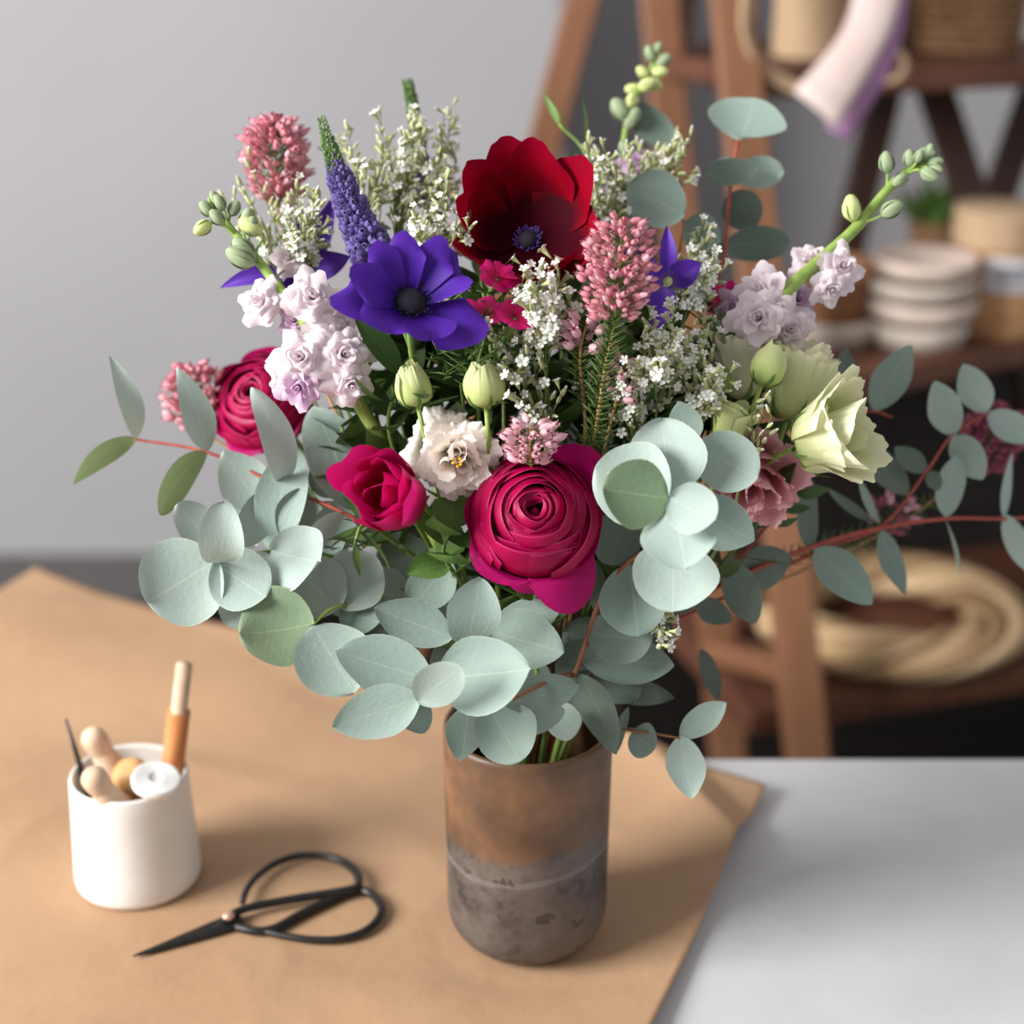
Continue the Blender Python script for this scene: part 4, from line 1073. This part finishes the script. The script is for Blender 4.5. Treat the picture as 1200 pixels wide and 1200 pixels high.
def knob(t):  # turned peg: body, waist, round head
    if t > .8:
        q = (t - .9) / .1
        return max(.0006, .0082 * math.sqrt(max(0, 1 - q * q))) if q > 0 else .0070 + .0012 * math.sin(PI / 2 * (t - .8) / .1)
    return .0096 - .0026 * max(0, (t - .5) / .3) ** 2
def lin_pts(a, b, n=60): return [a.lerp(b, i / n) for i in range(n + 1)]
stick('wooden_peg', 'taller pale wooden peg with rounded head at the back left of the white cup', 'tool', [('peg_body', lin_pts(b1, d1), knob, wood_l)], 'wooden pegs in the cup')
d2 = P(103, 902, .965); b2 = Vector((-.230, .018, .022))
stick('wooden_peg', 'shorter pale wooden peg with rounded head resting on the front left rim of the cup', 'tool', [('peg_body', lin_pts(b2, d2), knob, wood_l)], 'wooden pegs in the cup')
dk = plain('dark_metal', (38, 36, 36), (52, 50, 48), rough=.4, spec=.5)
a0 = Vector((-.262, .028, .015)); a1 = P(77, 842, 1.0)
stick('awl', 'thin dark pointed awl leaning out of the left side of the white cup', 'tool', [
    ('blade', [a0.lerp(a1, .45), a1], lambda t: .0028 * (1 - t * .75), dk), ('handle', [a0, a0.lerp(a1, .3), a0.lerp(a1, .62)], lambda t: .0036 - .0014 * t, dk)])
def spool():
    c = P(183, 912, .9755); ax = (toward(c, .15, 1.3)); F = frame(c, ax)
    wh = plain('white_ribbon', (238, 238, 236), (246, 246, 244), rough=.6, scale=100)
    root = thing('ribbon_spool', 'white reel of ribbon lying on top in the cup, front right', 'spool', c)
    pr = [(.0008, .0008), (.004, .0008)]
    for k in range(6): pr += [(.004 + k * .0016, .0012), (.0048 + k * .0016, .0004), (.0055 + k * .0016, .0012)]
    pr += [(.0142, .0006), (.0148, -.001), (.0146, -.004), (.0085, -.006), (.0065, -.010), (.0062, -.020), (.0005, -.021)]
    mb = MB(); mb.lathe(pr, 40); part('ribbon_coil', mb, wh, root, F)
    core = MB(); core.lathe([(.0005, -.028), (.005, -.028), (.005, -.021), (.0005, -.021)], 24); part('core', core, wood_m, root, F)
    c2 = P(152, 906, .992)
    r2 = thing('thread_reel', 'tan wooden thread reel behind the white ribbon in the cup', 'spool', c2)
    F2 = frame(c2, toward(c2, -.5, .8))
    q = MB(); q.lathe([(.0005, .006), (.004, .0062), (.008, .005), (.0105, .002), (.0112, -.002), (.0105, -.008), (.009, -.012), (.009, -.024), (.0005, -.026)], 32); part('reel_body', q, wood_m, r2, F2)
spool()

# ------------------------------------------------------------------ scissors
def scissors():
    m = plain('black_iron', (30, 29, 29), (42, 40, 40), rough=.34, spec=.55, scale=120, metal=.3)
    cop = plain('copper_rivet', (206, 164, 140), (220, 180, 156), rough=.3, metal=.5)
    pv = PL(268, 1078, .006)
    root = thing('scissors', 'black iron bonsai scissors with wide loop handles lying on the kraft paper', 'scissors', (pv.x, pv.y, .0014))
    Q = lambda x, y, z=.0056: PL(x, y, z)
    h1 = [(262, 1080), (284, 1066), (330, 1056), (380, 1048), (410, 1043), (420, 1037), (417, 1022), (400, 1009), (378, 1003), (350, 1003), (322, 1012), (300, 1028), (289, 1043), (284, 1057)]
    h2 = [(276, 1086), (300, 1091), (322, 1088), (350, 1073), (385, 1056), (412, 1044), (424, 1043), (438, 1050), (447, 1065), (440, 1081), (422, 1094), (394, 1101), (362, 1101), (330, 1096), (304, 1090)]
    for h, z in ((h1, .0072), (h2, .0046)):
        pts = crom([Q(x, y, z) for x, y in h], 6)
        mb = MB(); n = len(pts)
        mb.tube(pts, lambda t: .0030 - .0012 * min(1, abs(t - .3) * 1.2), 10); part('handle', mb, m, root)
    for (tip, z, off) in (((156, 1120), .0050, 1), ((160, 1119), .0034, -1)):
        A = Q(282, 1076, z); T = Q(*tip, z - .001); d = (T - A); L = d.length; d = d.normalized(); s = Vector((-d.y, d.x, 0)); mb = MB(); rows = []; uvs = []
        for k in range(13):
            t = k / 12; w = .0062 * (1 - t) ** .8 * (0.7 + .3 * min(1, t * 6)) + .0003; th = .0013 * (1 - t * .6)
            c = A + d * L * t + s * off * .0008 * (1 - t)
            rows.append([c + s * w + Vector((0, 0, -th * .2)), c + s * w * .2 + Vector((0, 0, th)), c - s * w + Vector((0, 0, th * .4)), c - s * w - Vector((0, 0, th)), c + s * w - Vector((0, 0, th))]); uvs.append([(0, t)] * 5)
        mb.grid(rows, uvs, 0, True); part('blade', mb, m, root)
    rv = MB(); rv.ball(pv + Vector((0, 0, .0028)), (.0040, .0040, .0026), 16, 8); part('rivet', rv, cop, root)
scissors()

# ------------------------------------------------------------------ room
WALL_Y = 2.05
def room():
    t = NT('grey_wall_paint'); t.set(.85, .2); t.base(t.ramp(t.noise(1.5, 3), [(.3, (180, 178, 181)), (.7, (186, 184, 187))])); t.bump(t.noise(220, 3), .08, .001)
    # recess added to the wall so it lies in shade behind the stand
    CX = .075; AY = 2.85
    for nm, c, d in (('wall_back', ((-2.4 + CX) / 2, WALL_Y + .05, .65), (CX + 2.4, .1, 2.8)), ('wall_shade_recess', ((CX + 1.45) / 2, AY + .05, .65), (1.45 - CX, .1, 2.8)),
                     ('wall_shade_return', (CX - .05, (WALL_Y + .1 + AY) / 2, .65), (.1, AY - WALL_Y - .1, 2.8)), ('wall_right', (1.40, (AY - 1.1) / 2, .65), (.1, AY + 1.1, 2.8))):
        w = MB(); w.box(c, d); tag(part(nm, w, t.m, smooth=False), kind='structure')
    cw = plain('white_ceiling', (225, 225, 224), (230, 230, 229), rough=.9)
    ce = MB(); ce.box((-.2, 1.35, 2.1), (4.4, 3.5, .1)); tag(part('ceiling', ce, cw, smooth=False), kind='structure')
    fl = NT('dark_floor'); fl.set(.85, .08)
    tc = fl.n('ShaderNodeTexCoord').outputs['Object']; mp = fl.n('ShaderNodeMapping'); mp.inputs['Scale'].default_value = (1, 7, 1); fl.l(tc, mp.inputs[0])
    fl.base(fl.ramp(fl.noise(3, 5, vec=mp.outputs[0]), [(.3, (20, 18, 16)), (.7, (32, 28, 26))]))
    f = MB(); f.box((-.4, .8, -.775), (4.0, 4.6, .05)); tag(part('floor', f, fl.m, smooth=False), kind='structure')
    bm_ = plain('baseboard_grey', (104, 101, 101), (112, 109, 109), rough=.6)
    b = MB(); b.box((-1.16, WALL_Y - .008, -.70), (2.47, .016, .1)); tag(part('baseboard_back', b, bm_, smooth=False), kind='structure')
room()

# ------------------------------------------------------------------ wooden stand behind
def woodmat(name, a, b):
    t = NT(name); t.set(.5, .35)
    tc = t.n('ShaderNodeTexCoord').outputs['Object']; mp = t.n('ShaderNodeMapping'); mp.inputs['Scale'].default_value = (30, 30, 4); t.l(tc, mp.inputs[0])
    t.base(t.ramp(t.noise(1, 5, vec=mp.outputs[0]), [(.3, a), (.7, b)])); return t.m
W_L = woodmat('ladder_wood', (116, 78, 54), (146, 102, 74))
W_D = woodmat('shelf_wood_dark', (88, 54, 40), (112, 72, 54))
W_K = woodmat('ladder_wood_deep', (60, 40, 32), (80, 54, 44))
def bar(root, name, a, b, w, d, mat, face=None):
    ax = (b - a); c = (a + b) / 2
    F = frame(c, ax, face); mb = MB(); mb.box((0, 0, 0), (w, d, ax.length))
    o = part(name, mb, mat, root, F, smooth=False); bevel(o, .003); return o
def stretch(p0, p1, zlo, zhi):
    d = p1 - p0
    f = lambda z: p0 + d * ((z - p0.z) / d.z)
    return f(zlo), f(zhi)
Z1, Z2, Z3 = .385, .09, -.27
def stand():
    root = thing('wooden_stand', 'tall brown wooden ladder shelf stand behind the table on the right', 'shelf', (.55, .85, -.75))
    legs = [((858, 0, 1.70), (945, 880, 1.74), .045, W_L), ((772, 0, 1.86), (853, 880, 1.93), .042, W_L), ((682, 0, 1.90), (634, 180, 1.93), .040, W_L),
            ((800, 0, 1.95), (780, 180, 1.98), .030, W_K), ((1040, 95, 2.05), (1003, 250, 2.10), .040, W_K), ((1092, 95, 2.0), (1132, 215, 2.0), .040, W_K), ((1205, 130, 2.1), (1160, 260, 2.12), .04, W_K)]
    for a, b, w, mt in legs:
        lo, hi = stretch(P(*a), P(*b), -.75, .68)
        bar(root, 'leg', lo, hi, w, .03, mt, RIGHT)
    def shelf(l, r, z, depth, th):
        A, B = PL(*l, z), PL(*r, z); d = (B - A).normalized(); n = Vector((-d.y, d.x, 0))
        mb = MB(); o = []
        for zz in (z - th, z):
            for p in (A, B, B + n * depth, A + n * depth): o.append((p.x, p.y, zz))
        mb.v = o; mb.uv = [(0, 0)] * 8; mb.f = [(3, 2, 1, 0), (4, 5, 6, 7), (0, 1, 5, 4), (1, 2, 6, 5), (2, 3, 7, 6), (3, 0, 4, 7)]; mb.mi = [0] * 6
        bevel(part('shelf_board', mb, W_D, root, smooth=False), .003)
    shelf((880, 84), (1330, 66), Z1, .30, .03)
    shelf((905, 462), (1330, 372), Z2, .34, .03)
    shelf((880, 836), (1400, 755), Z3, .42, .03)
    a, b = P(858, -60, 1.70), P(1330, -100, 1.80)
    bar(root, 'top_rail', a, b, .035, .03, W_D)
    for (l, r) in (((800, 660), (905, 640)), ((870, 815), (950, 838)), ((792, 108), (870, 118))):
        pass
    bar(root, 'cross_rail', P(770, 75, 1.88), P(880, 88, 1.74), .035, .025, W_D)
    bar(root, 'cross_rail', P(840, 760, 1.93), P(945, 790, 1.76), .05, .025, W_L)
    bar(root, 'cross_rail', P(815, 460, 1.90), P(905, 462, 1.74), .04, .025, W_D)
stand()

def lathe_thing(name, label, cat, c, parts, group=None):
    root = thing(name, label, cat, c, group)
    for nm, prof, mat in parts:
        mb = MB(); mb.lathe(prof, 40); part(nm, mb, mat, root, Matrix.Translation(c))
    return root
def ringed(r, z0, z1, n, bulge=.003, flare=0):
    pr = [(.0005, z0)]
    for k in range(n):
        a = z0 + (z1 - z0) * k / n; h = (z1 - z0) / n; f = flare * (k / n)
        pr += [(r + f - bulge, a + .001), (r + f, a + h * .3), (r + f, a + h * .7), (r + f - bulge, a + h - .0005)]
    return pr + [(.0005, z1)]
jute = plain('jute_twine', (184, 154, 122), (204, 176, 144), rough=.85, scale=160, bump=.4)
jute_d = plain('wicker_brown', (112, 82, 56), (150, 114, 80), rough=.8, scale=90, bump=.5)
terra = plain('terracotta', (176, 122, 86), (192, 138, 100), rough=.8)
chalk = plain('chalky_clay', (206, 186, 174), (222, 204, 192), rough=.7, scale=60)
chalk_g = plain('chalky_grey', (190, 178, 166), (204, 192, 180), rough=.7, scale=60)
kraft = plain('kraft_card', (190, 142, 96), (204, 158, 112), rough=.75)
lab = plain('label_paper', (214, 212, 218), (224, 222, 228), rough=.7)
ink = plain('label_ink', (110, 112, 116), (120, 122, 126), rough=.7)

def on(px, py, z): return PL(px, py, z)
# middle shelf
c = on(975, 400, Z2)
lathe_thing('plant_saucer', 'wide off-white saucer under the terracotta pot on the middle shelf', 'saucer', c, [('saucer_body', [(.0005, 0), (.042, 0), (.050, .02), (.052, .032), (.049, .032), (.044, .008), (.0005, .006)], chalk_g)])
lathe_thing('flower_pot', 'small terracotta pot standing in the off-white saucer on the middle shelf', 'pot', c + Vector((0, 0, .0065)), [('pot_body', [(.0005, 0), (.030, 0), (.036, .07), (.039, .07), (.039, .088), (.035, .088), (.033, .07), (.028, .006), (.0005, .006)], terra)])
c = on(1072, 402, Z2)
zz = 0
labs = ['lowest pale ribbed clay bowl of the stack on the middle shelf', 'second pale clay bowl from the bottom of the stack on the middle shelf', 'third pale clay bowl, below the topmost of the stack on the middle shelf', 'topmost pale clay bowl of the stack on the middle shelf']
for k, (r, h) in enumerate(((.058, .029), (.062, .025), (.062, .023), (.058, .022))):
    lathe_thing('clay_bowl', labs[k], 'bowl', c + Vector((.003 * (k % 2), 0, zz)), [('bowl_body', [(.0005, 0), (r * .82, 0), (r * .97, h * .5), (r, h), (r - .004, h), (r * .8, .005), (.0005, .005)], chalk if k % 2 else chalk_g)], 'stacked clay bowls')
    zz += h + .0005
c2 = on(1170, 392, Z2) + Vector((0, .02, 0))
lathe_thing('twine_spool', 'lower kraft paper tub with white label on the middle shelf', 'tub', c2, [('tub_body', [(.0005, 0), (.047, 0), (.048, .004), (.050, .102), (.0005, .102)], kraft)])
lr = bpy.data.objects[[o.name for o in bpy.data.objects if o.get('label', '').startswith('lower kraft')][0]]
lb = MB(); rows = []; uvs = []
for zq in (.056, .096):
    rows.append([c2 + Vector((math.cos(a) * (.0503 + .0002), math.sin(a) * .0505, zq)) for a in [PI * 1.5 + (k / 10 - .5) * 1.3 for k in range(11)]]); uvs.append([(k / 10, zq) for k in range(11)])
lb.grid(rows, uvs); lbo = part('label', lb, lab, lr)
for zq in (.080, .070):
    ib = MB(); ib.grid([[c2 + Vector((math.cos(a) * .0508, math.sin(a) * .0508, zz_)) for a in [PI * 1.5 + (k / 8 - .5) * .7 for k in range(9)]] for zz_ in (zq, zq + .005)], [[(0, 0)] * 9] * 2); sub('printed_line', ib.mesh('printed_line', ink), lbo)
lr.name = 'paper_tub'
lathe_thing('twine_spool', 'wide spool of tan jute twine on top of the labelled tub', 'spool', c2 + Vector((-.004, 0, .1025)), [('twine_winding', ringed(.055, 0, .042, 9, .0012), jute)])
# top shelf
c = on(950, 66, Z1)
lathe_thing('twine_spool', 'big pale jute twine spool on the top shelf behind the hanging ribbon', 'spool', c, [('twine_winding', ringed(.046, 0, .13, 18, .0016), jute)])
c = on(1128, 60, Z1)
lathe_thing('wicker_basket', 'dark round wicker basket at the right of the top shelf', 'basket', c, [('basket_body', ringed(.068, 0, .12, 10, .004, .01), jute_d)])
def hoop(name, label, c, rx, rz, rt, mat, lean=.2, yaw=0, n=60, strands=1):
    mb = MB()
    for s in range(strands):
        pts = []
        for k in range(n + 1):
            a = 2 * PI * k / n; o = .004 * (s - strands / 2 + .5)
            p = Vector((rx * math.cos(a) + o, o * 1.5, rz * math.sin(a) + o))
            pts.append(c + Matrix.Rotation(yaw, 3, 'Z') @ (Matrix.Rotation(lean, 3, 'X') @ p))
        mb.tube(pts, rt, 8)
    o = bpy.data.objects.new(name, mb.mesh(name, mat)); COL.objects.link(o); return tag(o, label, 'hoop')
hoop('twine_hoop', 'large loop of jute cord hanging from the stand in front of the pale twine spool', P(962, 8, 1.665), .078, .086, .0042, jute, strands=2)
hoop('twine_ring', 'small cord ring hanging at the edge of the top shelf beside the ribbon', P(1043, 78, 1.70), .016, .016, .004, jute)
# ribbon
def ribbon(name, label, l, r, Z, mat):
    rows = []; uvs = []; n = 16
    L = crom([P(x, y, z) for x, y, z in l], 6); R_ = crom([P(x, y, z) for x, y, z in r], 6)
    for i in range(len(L)):
        rows.append([L[i].lerp(R_[i], k / 6) + FWD * (-.006 * math.sin(PI * k / 6)) for k in range(7)]); uvs.append([(k / 6, i / len(L)) for k in range(7)])
    mb = MB(); mb.grid(rows, uvs); o = part(name, mb, mat); s = o.modifiers.new('thick', 'SOLIDIFY'); s.thickness = .0012
    tag(o, label, 'ribbon')
silk = plain('blush_silk', (232, 210, 204), (240, 222, 216), rough=.5, scale=20, trans=.15)
silkp = plain('lilac_silk', (176, 128, 176), (196, 150, 194), rough=.5, scale=20, trans=.15)
ribbon('silk_ribbon', 'wide blush silk ribbon hanging diagonally from the top of the stand', [(1012, -75, 1.655), (990, 30, 1.63), (930, 108, 1.62)], [(1062, -75, 1.655), (1046, 30, 1.63), (980, 152, 1.62)], 1.6, silk)
ribbon('silk_ribbon', 'narrow lilac silk ribbon hanging just behind the wide blush ribbon', [(1045, -75, 1.66), (1030, 40, 1.66), (968, 150, 1.65)], [(1066, -75, 1.66), (1052, 60, 1.66), (992, 166, 1.65)], 1.6, silkp)
# wreath on lowest shelf
def wreath():
    t = NT('straw'); t.set(.75, .25)
    uv = t.n('ShaderNodeTexCoord').outputs['UV']; mp = t.n('ShaderNodeMapping'); mp.inputs['Scale'].default_value = (26, 9, 1); t.l(uv, mp.inputs[0])
    f = t.noise(1, 4, vec=mp.outputs[0]); g = t.math('ADD', t.math('MULTIPLY', f, .5), t.math('MULTIPLY', t.n('ShaderNodeObjectInfo').outputs['Random'], .5)); t.base(t.ramp(g, [(.2, (128, 96, 64)), (.5, (204, 170, 128)), (.8, (236, 212, 174))])); t.bump(f, .5, .003)
    c = on(1040, 742, Z3); root = thing('straw_wreath', 'round bundled straw wreath lying on the lowest shelf of the stand', 'wreath', c)
    r = random.Random(5)
    for k in range(40):
        ph = r.uniform(0, 6); o = .031 * math.sqrt(r.uniform(.02, 1)); pts = []
        tw = r.uniform(1.5, 3); sp = r.uniform(0, 6)
        for i in range(73):
            a = sp + 2 * PI * i / 72 * 1.0
            R = .116 + o * math.cos(tw * a + ph); z = .028 + o * .66 * math.sin(tw * a + ph)
            pts.append(c + Vector((R * 1.10 * math.cos(a), R * math.sin(a), z)))
        mb = MB(); mb.tube(pts, lambda q: .0072 * min(1, 8 * q, 8 * (1 - q)) + .001, 8); part('straw_strand', mb, t.m, root)
wreath()
# added dark crate for the blackness behind the wreath, partly shelf shadow
def crate():
    m = plain('shade_fill_black', (34, 31, 30), (46, 42, 40), rough=.7)
    cc = on(1120, 640, Z3) ; w = .74; d = .20; h = .325; cc = cc + Vector((.08, .12, 0))
    root = thing('shade_fill_crate', 'added dark crate filling the shadowed back of the lowest shelf behind the straw wreath', 'crate', cc)
    dd = PL(1330, 766, Z3) - PL(880, 836, Z3); Rz = Matrix.Rotation(math.atan2(dd.y, dd.x), 3, 'Z')
    for nm, off, dim in (('crate_side', (0, -d / 2, h / 2), (w, .012, h)), ('crate_side', (0, d / 2, h / 2), (w, .012, h)), ('crate_side', (-w / 2, 0, h / 2), (.012, d - .014, h)), ('crate_side', (w / 2, 0, h / 2), (.012, d - .014, h)), ('crate_bottom', (0, 0, .008), (w - .014, d - .014, .012))):
        mb = MB(); mb.box(cc + Rz @ Vector(off), dim, Rz); bevel(part(nm, mb, m, root, smooth=False), .002)
crate()
def pot_plant():
    c = on(1098, 330, Z2) + Vector((.0, .03, 0))
    root = thing('potted_herb', 'small green plant behind the stacked clay bowls on the middle shelf', 'plant', c)
    mb = MB(); mb.lathe([(.0005, 0), (.03, 0), (.036, .075), (.032, .075), (.03, .06), (.0005, .06)], 32); part('pot', mb, jute_d, root, Matrix.Translation(c))
    fl = MB(); r = random.Random(3)
    for k in range(60):
        a = r.uniform(0, 6.28); b = c + Vector((r.gauss(0, .012), r.gauss(0, .012), .06)); tpt = b + Vector((math.cos(a) * .03, math.sin(a) * .03, r.uniform(.03, .075)))
        fl.add(leaf_mb((tpt - b).length, .012, seed=k, nv=6, nu=4), leaf_mat(b, tpt, r.uniform(-60, 60)))
    tag(part('foliage', fl, M['leaf_mid'], root), kind='stuff')
pot_plant()

# ------------------------------------------------------------------ light
def area(name, loc, target, sx, sy, power, col):
    l = bpy.data.lights.new(name, 'AREA'); l.shape = 'RECTANGLE'; l.size = sx; l.size_y = sy; l.energy = power; l.color = col
    o = bpy.data.objects.new(name, l); COL.objects.link(o); o.location = loc
    o.rotation_euler = (Vector(target) - Vector(loc)).to_track_quat('-Z', 'Y').to_euler(); return o
area('window_daylight', (-2.3, -.85, 1.35), (0, .2, .2), 1.3, 1.3, 142, (1.0, .985, .965))
w = bpy.data.worlds.new('room_ambient'); SC.world = w; w.use_nodes = True
bg = w.node_tree.nodes['Background']; bg.inputs[0].default_value = (.97, .98, 1.0, 1); bg.inputs[1].default_value = .38

# ------------------------------------------------------------------ camera
cd = bpy.data.cameras.new('camera'); co = bpy.data.objects.new('camera', cd); COL.objects.link(co)
co.location = CAM; co.rotation_euler = (PI / 2 - PITCH, 0, 0)
cd.sensor_width = 36; cd.lens = FPX / 1200 * 36
cd.dof.use_dof = True; cd.dof.focus_distance = .845; cd.dof.aperture_fstop = 3.4; cd.clip_start = .01
SC.camera = co
vs = SC.view_settings; SC.display_settings.display_device = 'sRGB'
vs.view_transform = 'Standard'; vs.look = 'None'; vs.gamma = 1; vs.use_curve_mapping = False; vs.exposure = 0.12
